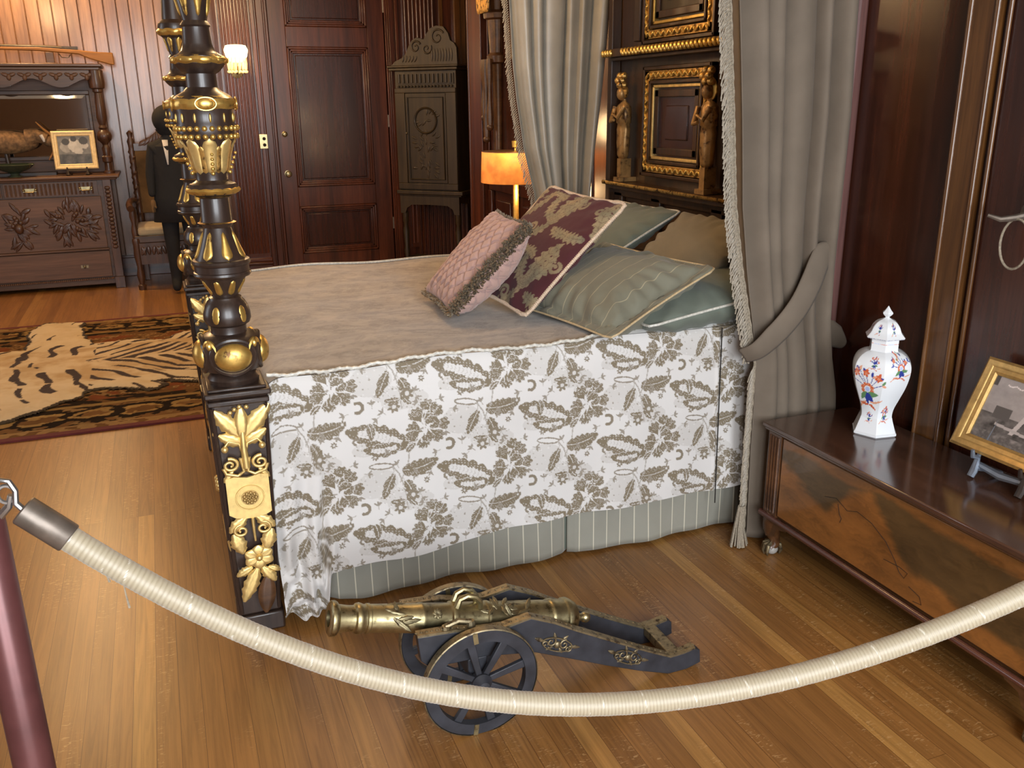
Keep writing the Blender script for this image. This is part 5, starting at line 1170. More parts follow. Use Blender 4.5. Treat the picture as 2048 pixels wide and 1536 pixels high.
for yo in (-0.014, 0.014):
    b.tube([MB_ @ Vector((yo, -0.038, 0.315)), MB_ @ Vector((yo*1.1, -0.060, 0.318)), MB_ @ Vector((yo*1.2, -0.070, 0.335)), MB_ @ Vector((yo*1.2, -0.068, 0.356)), MB_ @ Vector((yo*1.1, -0.054, 0.372)), MB_ @ Vector((yo, -0.038, 0.376))], [0.010, 0.0075, 0.0065, 0.0075, 0.008, 0.009], 8)
# the handles sit on the upper side of the barrel
o = obj('lifting_handle', b, M_brass, BR)
if sum(v.co.z for v in o.data.vertices)/len(o.data.vertices) < (a0.lerp(a1, 0.5)).z:
    for v in o.data.vertices:
        p = MB_.inverted() @ Vector((v.co.x+WL[o].x, v.co.y+WL[o].y, v.co.z+WL[o].z)); p.y = -p.y; p = MB_ @ p; v.co = p-WL[o]
    o.data.flip_normals()
def on_barrel(t, ang, r):  # ang 0 = towards camera (-Y), 90 = up
    up = MB_.to_3x3() @ Vector((0, 1, 0)); 
    if up.z < 0: up = -up
    d = Vector((0, -1, 0))*cos(radians(ang))+up*sin(radians(ang)); return a0+ax*t+d*r, d
def barrel_relief(name, items):
    b = MB()
    for (t, ang, L, W, rot) in items:
        p, d = on_barrel(t, ang, interp(t, [0.1, 0.3, 0.6], [0.0335, 0.0375, 0.0445])); tx = ax; ty = d.cross(tx)
        m = Matrix(((tx.x, ty.x, d.x, p.x), (tx.y, ty.y, d.y, p.y), (tx.z, ty.z, d.z, p.z), (0, 0, 0, 1))) @ Rz(rot); b.leaf(m, L, W, 0.005, 3)
    obj(name, b, M_brassdk, BR, smooth=60)
barrel_relief('relief_leaves', [(0.13, 70, 0.05, 0.008, -20), (0.15, 30, 0.055, 0.009, -35), (0.16, 50, 0.03, 0.007, 100), (0.17, 10, 0.05, 0.008, 10), (0.20, 35, 0.04, 0.007, 190), (0.14, 100, 0.05, 0.008, 5)])
barrel_relief('relief_crest', [(0.43+0.02*cos(k), 62+16*sin(k*1.7), 0.035, 0.008, k*57) for k in range(9)]+[(0.46, 30, 0.04, 0.008, 120), (0.47, 35, 0.045, 0.009, 20), (0.45, 80, 0.06, 0.006, 0), (0.50, 55, 0.04, 0.008, 60)])
barrel_relief('relief_rosette', [(0.262, 45, 0.014, 0.006, k*45) for k in range(8)])
b = MB(); b.lathe([(0, 0.012), (0.17, 0.012)], n=14, m=T(0.548, 1.780, 0.263) @ Rx(-90)); obj('trunnion', b, M_brass, BR)
CHK = [(0.442, 0.291), (0.49, 0.288), (0.537, 0.284), (0.600, 0.268), (0.663, 0.262), (0.734, 0.273), (0.80, 0.242), (0.854, 0.209), (1.011, 0.122), (1.08, 0.085), (1.146, 0.052), (1.19, 0.054), (1.223, 0.060), (1.240, 0.052), (1.243, 0.012), (1.20, 0.001), (1.142, 0.001), (1.05, 0.035), (0.951, 0.078), (0.85, 0.125), (0.746, 0.172), (0.62, 0.195), (0.471, 0.200), (0.448, 0.225)]
XZ = Matrix(((1, 0, 0, 0), (0, 0, 1, 0), (0, 1, 0, 0), (0, 0, 0, 1)))
for y0, y1 in ((1.778, 1.802), (1.928, 1.952)):
    b = MB(); b.prism(CHK, y0, y1, XZ); K = obj('carriage_cheek', b, M_iron, CA, smooth=30, bevel=0.002)
    b = MB(); top = CHK[:13]
    b.v = []; pp = []
    for i in range(len(top)-1):
        (xa, za), (xb, zb) = top[i], top[i+1]; b.prism([(xa, za), (xb, zb), (xb, zb+0.006), (xa, za+0.006)], y0-0.001, y1+0.001, XZ)
    for k in range(46):
        s = k/45*(len(top)-1); i = min(int(s), len(top)-2); q = s-i; b.ball((lerp(top[i][0], top[i+1][0], q), (y0+y1)/2, lerp(top[i][1], top[i+1][1], q)+0.006), 0.004, (1, 1, 0.6), 6, 5)
    obj('metal_strip', b, M_tarn, K, smooth=30)
for (ox, oz, an) in ((0.805, 0.182, -25), (1.012, 0.090, -27)):
    b = MB(); m = faceY(ox, 1.7775, oz) @ Rz(an)
    for sg in (-1, 1):
        b.scroll(m @ T(sg*0.020, 0.004, 0.002), 0.014, 1.2, 0.003, sg, radians(90)); b.scroll(m @ T(sg*0.036, -0.005, 0.002), 0.009, 1.1, 0.0025, -sg, 0)
        b.leaf(m @ T(sg*0.036, 0, 0) @ Rz(8 if sg > 0 else 172), 0.034, 0.006, 0.004, 2); b.leaf(m @ T(sg*0.008, 0.010, 0) @ Rz(90-sg*35), 0.024, 0.005, 0.004, 2); b.leaf(m @ T(sg*0.010, -0.008, 0) @ Rz(-90+sg*50), 0.020, 0.005, 0.004, 2)
    b.tube([m @ Vector((0.045*cos(q), 0.018*sin(q), 0.002)) for q in np.linspace(0, 2*pi, 25)], 0.0022, 6); b.ball(m @ Vector((0, 0, 0.002)), 0.010, (1, 0.6, 1), 10, 8)
    obj('pierced_mount', b, M_tarn, CA, smooth=60)
for (x, z, r) in ((1.165, 0.045, 0.014), (0.93, 0.12, 0.010), (0.50, 0.245, 0.012)):
    b = MB(); b.box(x-r*1.3, x+r*1.3, 1.802, 1.928, z-r, z+r); o = obj('cross_bar', b, M_tarn if r > 0.0125 else M_iron, CA, bevel=0.003)
b = MB()
for xx in (0.515, 0.58): b.tube([(xx, 1.790, 0.285), (xx, 1.790, 0.300)], [0.012, 0.009], 8); 
b.tube([(0.515, 1.79, 0.298), (0.548, 1.79, 0.306), (0.58, 1.79, 0.296)], 0.007, 8); obj('trunnion_cap', b, M_tarn, CA)
b = MB(); b.lathe([(0, 0.009), (0.26, 0.009)], n=12, m=T(0.590, 1.735, 0.146) @ Rx(-90)); AXL = obj('axle', b, M_iron, CA)
b = MB(); b.box(0.565, 0.615, 1.775, 1.955, 0.146, 0.200); obj('axle_block', b, M_iron, CA, bevel=0.003)
def wheel(y):
    c = Vector((0.590, y, 0.1455)); R_ = 0.1455
    b = MB(); prof = [(-0.011, R_-0.030), (-0.011, R_-0.002), (-0.009, R_), (0.009, R_), (0.011, R_-0.002), (0.011, R_-0.030)]
    m = T(*c) @ Rx(90); v = []; n = 64
    for z, r in prof:
        for k in range(n): v.append(m @ Vector((r*cos(2*pi*k/n), r*sin(2*pi*k/n), z)))
    f = [(i*n+k, i*n+(k+1) % n, ((i+1) % 6)*n+(k+1) % n, ((i+1) % 6)*n+k) for i in range(6) for k in range(n)]
    b.add(v, f); W = obj('wheel', b, M_iron, CA, smooth=35)
    b = MB(); b.lathe([(-0.0115, R_+0.0002), (-0.010, R_+0.003), (0.010, R_+0.003), (0.0115, R_+0.0002)], n=64, m=m, cap=False); obj('tyre', b, M_tarn, W)
    for k in range(8):
        b = MB(); mm = m @ Rz(45*k+12); b.prism([(0.018, -0.0075), (0.118, -0.011), (0.118, 0.011), (0.018, 0.0075)], -0.006, 0.006, mm); obj('spoke', b, M_iron, W, bevel=0.002)
    b = MB(); b.lathe([(-0.022, 0.012), (-0.020, 0.018), (-0.008, 0.024), (0.012, 0.026), (0.022, 0.018), (0.030, 0.014), (0.032, 0.002)], n=20, m=m); obj('hub', b, M_iron, W)
    b = MB(); b.box(-0.006, 0.006, -0.03, 0.0, 0, 0.001)
    b = MB()
    for a in (96, 262): b.box(0.116, 0.1452, -0.006, 0.006, 0.0105, 0.0125, m @ Rz(a))
    obj('brass_inlay', b, M_brass, W)
wheel(1.756); wheel(1.976)

# ================================================================== ROPE BARRIER
ST = thing('barrier_post', (-0.272, 1.247, 0), 'dull red metal barrier post cut off at the left edge of the floor', 'post')
b = MB(); b.lathe([(0.012, 0.027), (0.985, 0.027), (0.992, 0.022), (1.0, 0.012), (1.005, 0.002)], (-0.272, 1.247, 0), 32); obj('pole', b, M_pole, ST)
b = MB(); b.lathe([(0, 0.15), (0.012, 0.15), (0.022, 0.13), (0.03, 0.05), (0.045, 0.030)], (-0.272, 1.247, 0), 40); obj('foot_plate', b, M_pole, ST)
b = MB(); b.tube([(-0.272, 1.247, 0.97), (-0.25, 1.240, 0.985), (-0.236, 1.234, 1.000), (-0.231, 1.232, 1.016)], [0.007, 0.006, 0.005, 0.004], 8)
b.tube([(-0.236+0.010*cos(a), 1.232, 1.018+0.012*sin(a)) for a in np.linspace(0, 2*pi, 20)], 0.0028, 6); obj('ring', b, M_steel, ST)
RP = thing('barrier_rope', (0.45, 1.04, 0.60), 'thick cream cord barrier rope sagging across the foreground with a grey metal end', 'rope')
K = [(-0.172, 1.214, 0.951), (-0.163, 1.212, 0.943), (-0.078, 1.188, 0.872), (0.043, 1.155, 0.782), (0.141, 1.128, 0.728), (0.243, 1.100, 0.682), (0.386, 1.060, 0.640), (0.535, 1.019, 0.619), (0.687, 0.977, 0.617), (0.840, 0.935, 0.644), (0.993, 0.893, 0.690), (1.180, 0.842, 0.760), (1.32, 0.804, 0.835), (1.45, 0.768, 0.915)]
xk = np.array([k[0] for k in K]); co = np.polyfit(xk, [k[2] for k in K], 5); NS = 1700; RPX = np.linspace(-0.178, 1.45, NS)
pts = [(x, 1.167-0.275*x, float(np.polyval(co, x))) for x in RPX]
b = MB(); n = 28; b.tube(pts, 0.0172, n, fn=lambda i, a: 1+0.012*sin(a+i*1.15)+0.008*sin(i*0.21))
ii = np.repeat(np.arange(NS), n); aa = np.tile(np.arange(n)*2*pi/n, NS); ph = (aa+ii*1.15) % (2*pi)
cl = mixc(np.clip(np.abs(np.sin(ph*0.5))**0.6*0.9+0.1*np.sin(ii*2.1+aa*5), 0, 1), (0.25, 0.20, 0.125), (0.37, 0.315, 0.22))
w_ = (np.abs(((ii*0.23+aa*1.0+2.2*np.sin(ii*0.017)) % (2*pi*2.7))-3) < 0.16) & (np.sin(ii*0.4+aa*7) > -0.5); cl[w_] = (0.58, 0.54, 0.45)  # slanted bright streaks paint thread highlights into the cord colour
obj('cord', b, M_vc_rope, RP, smooth=180, cols=cl)
p0 = Vector(pts[0]); dr = (Vector(pts[22])-p0).normalized()
q = dr.to_track_quat('Z', 'Y').to_matrix().to_4x4()
b = MB(); b.lathe([(-0.058, 0.006), (-0.058, 0.0185), (-0.056, 0.0205), (0.010, 0.0205), (0.012, 0.019), (0.012, 0.016)], n=30, m=Matrix.Translation(p0) @ q); obj('end_cap', b, M_ferr, RP)
b = MB(); e = p0-dr*0.055; b.tube([e, e-dr*0.012+Vector((0, 0, 0.004)), e+Vector((-0.006, 0, 0.030)), e+Vector((-0.012, 0.003, 0.043)), e+Vector((-0.022, 0.005, 0.046)), e+Vector((-0.032, 0.006, 0.037)), e+Vector((-0.034, 0.006, 0.028))], [0.0045, 0.0045, 0.004, 0.0038, 0.0036, 0.0032, 0.0025], 8); obj('hook', b, M_steel, RP)
b = MB()
for x, l in ((-0.132, 0.020), (-0.112, 0.045), (0.30, 0.0)):
    if l: z = float(np.polyval(co, x))-0.016; y = 1.167-0.275*x; b.tube([(x, y, z), (x+0.001, y, z-l*0.5), (x+0.003, y, z-l)], [0.0009, 0.0011, 0.0018], 5)
tag(obj('loose_thread', b, M_fringe, RP), kind='stuff')

# ================================================================== RUG AND TIGER SKIN
RX0, RX1, RY0, RY1 = -2.7, 0.95, 4.49, 7.02
nx, ny = 460, 320
X = np.linspace(RX0, RX1, nx); Y = np.linspace(RY0+0.03, RY1-0.03, ny); XX, YY = np.meshgrid(X, Y, indexing='ij')
x = XX.ravel(); y = YY.ravel(); d = np.minimum(y-RY0, RY1-y); d = np.minimum(d, RX1-x)
nn = np.array([noise.fractal(Vector((a*6, c*9, 0)), 0.7, 2.1, 4) for a, c in zip(x, y)]); n2 = np.array([noise.noise(Vector((a*16, c*20, 4))) for a, c in zip(x, y)])
BLK, BRN, TAN, RST, GLD = map(np.array, ((0.018, 0.012, 0.008), (0.115, 0.058, 0.022), (0.25, 0.15, 0.060), (0.14, 0.045, 0.018), (0.34, 0.21, 0.075)))
c = np.tile(BRN, (len(x), 1))
def put(m, col): c[m] = col
put(d < 0.10, TAN); put((d < 0.085) & (n2 > 0.1), BRN); put((d > 0.10) & (d < 0.42), BRN*1.25)
xw = x+0.05*nn+0.03*n2; dw = d+0.035*nn; u = (xw*2.2) % 1-0.5; v = (dw-0.26)/0.13
put((d > 0.10) & (d < 0.42) & (n2+nn*0.8 > 0.12), BLK); put((d > 0.10) & (d < 0.42) & (n2-nn < -0.42), TAN*0.8)
put((d > 0.12) & (d < 0.40) & ((u*2.4)**2+v**2 < 0.8), BLK); put((d > 0.14) & (d < 0.38) & ((u*3.0)**2+(v*1.4)**2 < 0.62+0.3*nn), GLD*0.8); put((d > 0.18) & (d < 0.34) & ((u*4.6)**2+(v*2.2)**2 < 0.7+n2), BRN)
cu = np.hypot(((xw*2.2+0.5) % 1-0.5)*2.2, v*0.9); put((d > 0.12) & (d < 0.40) & (np.abs(cu-0.62) < 0.10), BLK); put((d > 0.12) & (d < 0.40) & (np.abs(cu-0.40) < 0.10), GLD*0.7)
put((d > 0.40) & (d < 0.44), GLD*0.6); put((d > 0.44) & (d < 0.50) & (n2 > -0.15), BLK)
put((d > 0.50) & (nn+0.35*np.sin(x*9)*np.sin(y*8) > 0.22), RST); put((d > 0.50) & (nn-0.3*np.sin(x*7+1)*np.sin(y*6) < -0.32), BLK); put((d > 0.55) & (np.abs(nn) < 0.05), TAN)
c = c*(1+0.25*n2[:, None])
RG = thing('patterned_rug', ((RX0+RX1)/2, (RY0+RY1)/2, 0), 'brown and black patterned rug with dark red edge under the tiger skin', 'rug')
b = MB(); zr = 0.010+0.0015*nn; b.v = list(zip(x.tolist(), y.tolist(), zr.tolist())); b.f = [(i*ny+j, (i+1)*ny+j, (i+1)*ny+j+1, i*ny+j+1) for i in range(nx-1) for j in range(ny-1)]
obj('pile', b, M_vc_rug, RG, smooth=180, cols=c)
b = MB(); b.box(RX0, RX1, RY0-0.012, RY0+0.032, 0.001, 0.011); b.box(RX0, RX1, RY1-0.032, RY1+0.01, 0.001, 0.011); b.box(RX1-0.01, RX1+0.03, RY0, RY1, 0.001, 0.011); b.box(RX0, RX1, RY0+0.02, RY1-0.02, 0.001, 0.006)
obj('edge_binding', b, M_maroon, RG, smooth=0)
# tiger skin: outline grown from a spine with four legs, tail and a raised head
def inside(x, y):
    """signed fur depth of the skin outline at x, y (positive inside)"""
    def cap(ax_, ay, bx_, by, ra, rb):
        dx, dy = bx_-ax_, by-ay; t = np.clip(((x-ax_)*dx+(y-ay)*dy)/(dx*dx+dy*dy), 0, 1); return lerp(ra, rb, t)-np.hypot(x-ax_-t*dx, y-ay-t*dy)
    parts = [cap(-0.85, 5.68, 0.10, 5.72, 0.60, 0.50), cap(0.1, 5.72, 0.55, 5.72, 0.46, 0.20), cap(0.5, 5.72, 1.1, 5.8, 0.05, 0.035),
             cap(-0.72, 6.2, -0.80, 6.86, 0.22, 0.15), cap(-0.72, 5.2, -1.05, 4.74, 0.26, 0.15), cap(0.10, 6.1, 0.42, 6.5, 0.22, 0.12), cap(0.05, 5.35, 0.40, 5.0, 0.22, 0.12), cap(-0.9, 5.7, -1.3, 5.95, 0.42, 0.22), cap(-0.35, 5.25, -0.18, 5.12, 0.14, 0.08)]
    return np.max(parts, axis=0)
nx, ny = 420, 380
X = np.linspace(-1.62, 1.18, nx); Y = np.linspace(4.52, 7.05, ny); XX, YY = np.meshgrid(X, Y, indexing='ij'); x = XX.ravel(); y = YY.ravel()
nn = np.array([noise.fractal(Vector((a*5, c_*5, 7)), 0.7, 2.1, 4) for a, c_ in zip(x, y)]); sd = inside(x, y)+0.05*nn
sp = y-5.72-0.03*np.sin(3*x)
n1 = np.array([noise.noise(Vector((a*4.5, c_*4.5, 1))) for a, c_ in zip(x, y)]); n3 = np.array([noise.noise(Vector((a*2.2+3, c_*9, 5))) for a, c_ in zip(x, y)])
asp = np.abs(sp); bend_ = np.where(x > -0.5, 0.95, 0.25)
ph = x-asp*bend_+0.07*n1; per = np.where(ph > -0.45, 0.105, 0.145)
wv = np.abs(((ph/per+0.25*(sp > 0)) % 1)-0.5); thick = np.where(ph > -0.45, 0.24, 0.15)*(1+0.9*n3)*np.clip(1.25-asp*1.1, 0.3, 1)
stripe = (wv < thick) & (n3+0.35*np.sin(14*asp+5*x) > -0.30) & ((asp > 0.025) | (n1 > 0))
stripe &= ~((asp > 0.36) & (x < -0.55) & (n1 < 0.10))
fur = mixc(np.clip(0.5+nn*1.2, 0, 1), (0.40, 0.27, 0.125), (0.52, 0.40, 0.235)); fur = np.where((np.abs(sp) > 0.40)[:, None], fur*0.4+0.6*np.array((0.55, 0.44, 0.27)), fur)
fur[stripe] = np.array((0.045, 0.028, 0.018)); fur[sd < 0.025] = np.array((0.05, 0.035, 0.02))
zt = 0.0145+0.020*np.clip(sd/0.10, 0, 1)**0.5+0.010*np.exp(-(sp/0.16)**2)+0.003*nn
TG = thing('tiger_skin', (-0.4, 5.72, 0.012), 'cream and black striped tiger skin spread over the patterned rug', 'animal skin')
keep = sd > -0.004; idm = -np.ones(len(x), int); idm[keep] = np.arange(keep.sum())
b = MB(); b.v = list(zip(x[keep].tolist(), y[keep].tolist(), zt[keep].tolist())); K2 = keep.reshape(nx, ny)
b.f = [tuple(int(idm[q]) for q in (i*ny+j, (i+1)*ny+j, (i+1)*ny+j+1, i*ny+j+1)) for i in range(nx-1) for j in range(ny-1) if K2[i, j] and K2[i+1, j] and K2[i, j+1] and K2[i+1, j+1]]
obj('pelt', b, M_vc_fur, TG, smooth=180, cols=fur[keep])
b = MB(); hc = (-1.22, 6.02, 0.02)
b.ball((hc[0], hc[1], 0.085), 0.15, (1.0, 0.95, 0.62), 28, 20); b.ball((hc[0]-0.13, hc[1]+0.06, 0.07), 0.085, (1.1, 0.9, 0.7), 20, 14)
for s in (-1, 1): b.ball((hc[0]+0.05, hc[1]+s*0.11, 0.165), 0.04, (0.5, 0.9, 0.9), 12, 10)
v = np.array([tuple(p) for p in b.v]); hn = np.array([noise.noise(Vector(p*22)) for p in v]); hcols = mixc(np.clip(0.5+hn, 0, 1), (0.42, 0.38, 0.30), (0.62, 0.57, 0.47)); hcols[(np.abs(((v[:, 0]*9+np.abs(v[:, 1]-hc[1])*6) % 1)-0.5) < 0.10)] = (0.06, 0.045, 0.035)
obj('head', b, M_vc_fur, TG, smooth=180, cols=hcols)

# ================================================================== SIDEBOARD
SBX0, SBX1, SY, SYB = -2.02, -0.40, 8.36, 8.93
SB = thing('carved_sideboard', (-1.2, 8.65, 0), 'large carved oak sideboard with mirror back against the boarded wall', 'sideboard')
b = MB(); b.box(SBX0, SBX1, SY+0.02, SYB-0.02, 0.09, 0.93); b.box(SBX0+0.03, SBX1-0.03, SY+0.05, SYB-0.03, 0.03, 0.09); obj('carcass', b, M_oakdark, SB, bevel=0.004)
b = MB(); b.box(SBX0-0.08, SBX1+0.09, SY-0.04, SYB, 0.938, 0.962); b.box(SBX0-0.06, SBX1+0.07, SY-0.02, SYB, 0.922, 0.940); obj('top', b, M_oakpanel, SB, bevel=0.008)
for x0, x1 in ((-1.98, -1.21), (-1.19, -0.49)):
    b = MB(); b.box(x0, x1, SY-0.005, SY+0.02, 0.80, 0.915); n = int((x1-x0)/0.032)
    for k in range(n):
        xx = x0+0.02+k*0.032; b.lathe([(0.812, 0.008), (0.905, 0.008)], (xx, SY-0.004, 0), 8)
    Dr = obj('drawer', b, M_oakdark, SB)
    for px_ in ((x0*0.30+x1*0.70), (x0*0.70+x1*0.30)) if x0 < -1.5 else (-1.0, -0.58):
        b = MB(); b.box(px_-0.05, px_+0.05, SY-0.016, SY-0.010, 0.845, 0.872); b.tube([(px_-0.04, SY-0.018, 0.862), (px_-0.03, SY-0.04, 0.845), (px_+0.03, SY-0.04, 0.845), (px_+0.04, SY-0.018, 0.862)], 0.005, 8)
        for s in (-1, 1): b.ball((px_+s*0.045, SY-0.018, 0.862), 0.012, n=10, rings=8)
        obj('drawer_pull', b, M_brass, Dr)
b = MB(); b.box(-1.95, -0.475, SY+0.0, SY+0.022, 0.352, 0.79); PN = obj('carved_panel', b, M_oakpanel, SB, bevel=0.004)
def foliage(cx, cz, seed, n=26, w=0.17, h=0.14):
    r_ = random.Random(seed); b = MB()
    for k in range(n):
        a = r_.uniform(0, 360); q = r_.random()**0.6; x = cx+w*q*cos(radians(a)); z = cz+h*q*sin(radians(a))
        b.leaf(faceY(x, SY-0.0, z) @ Rz(a+r_.uniform(-60, 60)), r_.uniform(0.07, 0.11), r_.uniform(0.016, 0.026), 0.014, 4, 9)
    for k in range(8): b.ball((cx+r_.uniform(-w, w)*0.6, SY-0.004, cz+r_.uniform(-h, h)*0.6), 0.02, (1, 0.6, 1), 8, 6)
    return b
obj('carved_foliage', foliage(-0.735, 0.585, 3, 62, 0.17, 0.125), M_oakcarve, PN, smooth=60)
b = foliage(-1.13, 0.565, 5, 30, 0.065, 0.14); b.ball((-1.125, SY-0.02, 0.55), 0.035, (1, 0.7, 1.2), 12, 10); obj('carved_mask', b, M_oakcarve, PN, smooth=60)
obj('carved_foliage', foliage(-1.55, 0.585, 9, 60, 0.17, 0.12), M_oakcarve, PN, smooth=60)
b = MB(); b.box(-1.99, -0.465, SY-0.012, SY+0.02, 0.335, 0.352); obj('ledge', b, M_oakpanel, SB, bevel=0.004)
b = MB(); b.box(-1.97, -0.47, SY+0.0, SY+0.022, 0.105, 0.33); LD = obj('drawer', b, M_oakpanel, SB, bevel=0.004)
for px_ in (-0.68, -1.72): b = MB(); b.box(px_-0.03, px_+0.03, SY-0.006, SY+0.002, 0.19, 0.215); b.ball((px_, SY-0.010, 0.20), 0.012, n=8, rings=6); obj('drawer_pull', b, M_tarn, LD)
b = MB()
for k in range(100): b.ball((-1.97+k*0.0152, SY-0.002, 0.088), 0.0085, (0.8, 1, 1), 6, 5)
obj('bead_edge', b, M_oakpanel, SB)
for xx in (SBX1-0.012, SBX0+0.012):
    b = MB(); b.box(xx-0.045, xx+0.035, SY-0.02, SY+0.05, 0.0, 0.10); b.box(xx-0.035, xx+0.03, SY-0.012, SY+0.04, 0.10, 0.93)
    for k in range(16): b.ball((xx-0.003, SY-0.014, 0.36+k*0.033), 0.022, (1.1, 0.7, 0.8), 8, 6)
    obj('corner_post', b, M_oakcarve, SB, bevel=0.003)
b = MB(); b.box(SBX0+0.05, SBX1+0.015, 8.78, SYB-0.02, 0.962, 1.84); obj('back_board', b, M_oakpanel, SB, bevel=0.003)
b = MB(); mz0, mz1, mx0, mx1 = 1.11, 1.61, -1.95, -0.50
for a0_, a1_, c0_, c1_ in ((mx0-0.03, mx1+0.03, mz1, mz1+0.035), (mx0-0.03, mx1+0.03, mz0-0.035, mz0), (mx0-0.03, mx0, mz0, mz1), (mx1, mx1+0.03, mz0, mz1)): b.box(a0_, a1_, 8.745, 8.785, c0_, c1_)
MF = obj('mirror_frame', b, M_oakdark, SB, bevel=0.005)
b = MB(); b.box(mx0, mx1, 8.765, 8.778, mz0, mz1); obj('mirror', b, M_mirror, SB, smooth=0)
b = MB(); b.add([(mx0, 8.764, mz1), (mx1, 8.764, mz1), (mx1-0.03, 8.760, mz1-0.03), (mx0+0.03, 8.760, mz1-0.03), (mx1, 8.764, mz0), (mx1-0.03, 8.760, mz0+0.03)], [(0, 1, 2, 3), (1, 4, 5, 2)]); obj('mirror_bevel', b, M_mirror, MF, smooth=0)
b = MB(); apr = [(SBX0+0.05, 1.80)]+[(x, 1.70+0.035*sin((x+0.55)*14.5)) for x in np.linspace(SBX0+0.05, SBX1-0.0, 70)]+[(SBX1-0.0, 1.80)]
b.prism(apr, 8.52, 8.56, XZ); AP = obj('scalloped_apron', b, M_oakdark, SB, smooth=30)
b = MB()
for k in range(14):
    xx = -1.95+k*0.115
    for s in (-1, 1): b.leaf(faceY(xx, 8.515, 1.755) @ Rz(90+s*70), 0.055, 0.018, 0.012, 3, 8)
    b.ball((xx, 8.515, 1.745), 0.018, (1, 0.6, 1.5), 8, 6)
obj('apron_carving', b, M_oakpanel, AP, smooth=60)
b = MB(); b.box(SBX0-0.02, SBX1+0.07, 8.48, SYB-0.02, 1.825, 1.85); b.box(SBX0, SBX1+0.05, 8.50, SYB-0.02, 1.80, 1.825); b.box(SBX0+0.02, SBX1+0.02, 8.53, SYB-0.02, 1.785, 1.80); obj('cornice', b, M_oakdark, SB, bevel=0.006)
for xx in (SBX1+0.01, SBX0+0.06):
    b = MB(); b.lathe([(0.962, 0.045), (0.98, 0.045), (0.985, 0.03), (1.05, 0.028), (1.06, 0.04), (1.10, 0.042), (1.11, 0.028), (1.17, 0.035), (1.20, 0.022), (1.215, 0.03), (1.24, 0.055), (1.27, 0.062), (1.30, 0.055), (1.325, 0.028), (1.34, 0.036), (1.36, 0.026), (1.42, 0.044), (1.55, 0.036), (1.62, 0.028), (1.63, 0.04), (1.65, 0.040), (1.66, 0.06), (1.70, 0.065), (1.76, 0.06), (1.80, 0.06)], (xx, 8.56, 0), 24); obj('turned_column', b, M_oakcarve, SB)
# things standing on the sideboard
def paint_portrait(u, v):
    n = np.array([noise.fractal(Vector((a*5, c_*5, 9)), 0.7, 2.1, 4) for a, c_ in zip(u, v)]); g = 0.16+0.06*n
    for cx_, cy_, r, s in ((0.25, 0.62, 0.17, 0.30), (0.50, 0.66, 0.2, 0.52), (0.76, 0.72, 0.17, 0.42), (0.62, 0.5, 0.15, 0.45)): g = np.where(((u-cx_)/r)**2+((v-cy_)/(r*1.2))**2 < 1+0.5*n, s+0.1*n, g)
    for cx_, cy_, r in ((0.25, 0.80, 0.12), (0.80, 0.83, 0.14), (0.50, 0.90, 0.10)): g = np.where(((u-cx_)/r)**2+((v-cy_)/r)**2 < 1, 0.04, g)
    g = np.where(v < 0.36, 0.07+0.05*n, g); return np.clip(g, 0.02, 0.9)[:, None]*np.array([1, 0.95, 0.85])
M2 = Matrix(((1, 0, 0, -0.625), (0, sin(radians(8)), -cos(radians(8)), 8.43), (0, cos(radians(8)), sin(radians(8)), 1.012), (0, 0, 0, 1)))
framed('framed_photograph', 'cream framed black and white group photograph standing on the sideboard', M_creamframe, M2, 0.33, 0.31, 0.042, 0.018, paint_portrait, 0.004)
MATS['gilt_frame'].name = 'gilt_frame'
t = thing('easel', (-0.62, 8.44, 0.962), 'small dark easel under the framed group photograph on the sideboard', 'easel')
for xx in (-0.70, -0.55):
    b = MB(); b.tube([(xx, 8.395, 0.966), (xx, 8.40, 0.985), (xx, 8.405, 1.006), (xx, 8.402, 1.03)], [0.016, 0.012, 0.008, 0.005], 8); b.tube([(xx, 8.405, 0.985), (xx+0.01, 8.47, 0.980), (xx+0.02, 8.53, 0.966)], [0.010, 0.008, 0.008], 8); obj('easel_foot', b, M_easeldk, t)
b = MB(); b.tube([(-0.70, 8.405, 1.000), (-0.55, 8.405, 1.000)], 0.007, 8); obj('easel_bar', b, M_easeldk, t)
t = thing('stuffed_bird', (-1.12, 8.60, 0.962), 'brown mounted bird figure lying before the sideboard mirror', 'bird ornament')
b = MB(); b.v = []; zb = 1.235
b.ball((0, 0, 0), 1, (0.26, 0.09, 0.095), 28, 20, T(-1.16, 8.62, zb) @ Ry(2)); b.tube([(-0.98, 8.61, zb+0.03), (-0.90, 8.60, zb+0.045), (-0.83, 8.59, zb+0.02)], [0.075, 0.055, 0.045], 12); b.ball((-0.81, 8.59, zb+0.0), 0.05, (1.2, 0.9, 0.9), 14, 10)
obj('body', b, M_feather, t)
b = MB(); b.tube([(-0.87, 8.545, zb+0.055), (-0.855, 8.54, zb+0.02), (-0.852, 8.54, zb+0.0)], [0.014, 0.012, 0.008], 8); obj('white_collar', b, M_white, t)
b = MB(); b.tube([(-0.77, 8.585, zb-0.03), (-0.80, 8.57, zb-0.09), (-0.84, 8.56, zb-0.15)], [0.012, 0.010, 0.006], 8); b.tube([(-0.90, 8.6, zb+0.16), (-0.85, 8.6, zb+0.10), (-0.80, 8.6, zb+0.05)], [0.004, 0.010, 0.014], 8); obj('wing_tip', b, M_rifle, t)
b = MB(); b.box(-1.35, -0.80, 8.55, 8.68, 0.962, 0.985); b.tube([(-1.15, 8.62, 0.985), (-1.16, 8.62, 1.16)], [0.02, 0.014], 10); obj('stand', b, M_easeldk, t)
t = thing('glass_bowl', (-1.10, 8.46, 0.962), 'shallow greenish glass bowl on the sideboard top below the mirror', 'bowl')
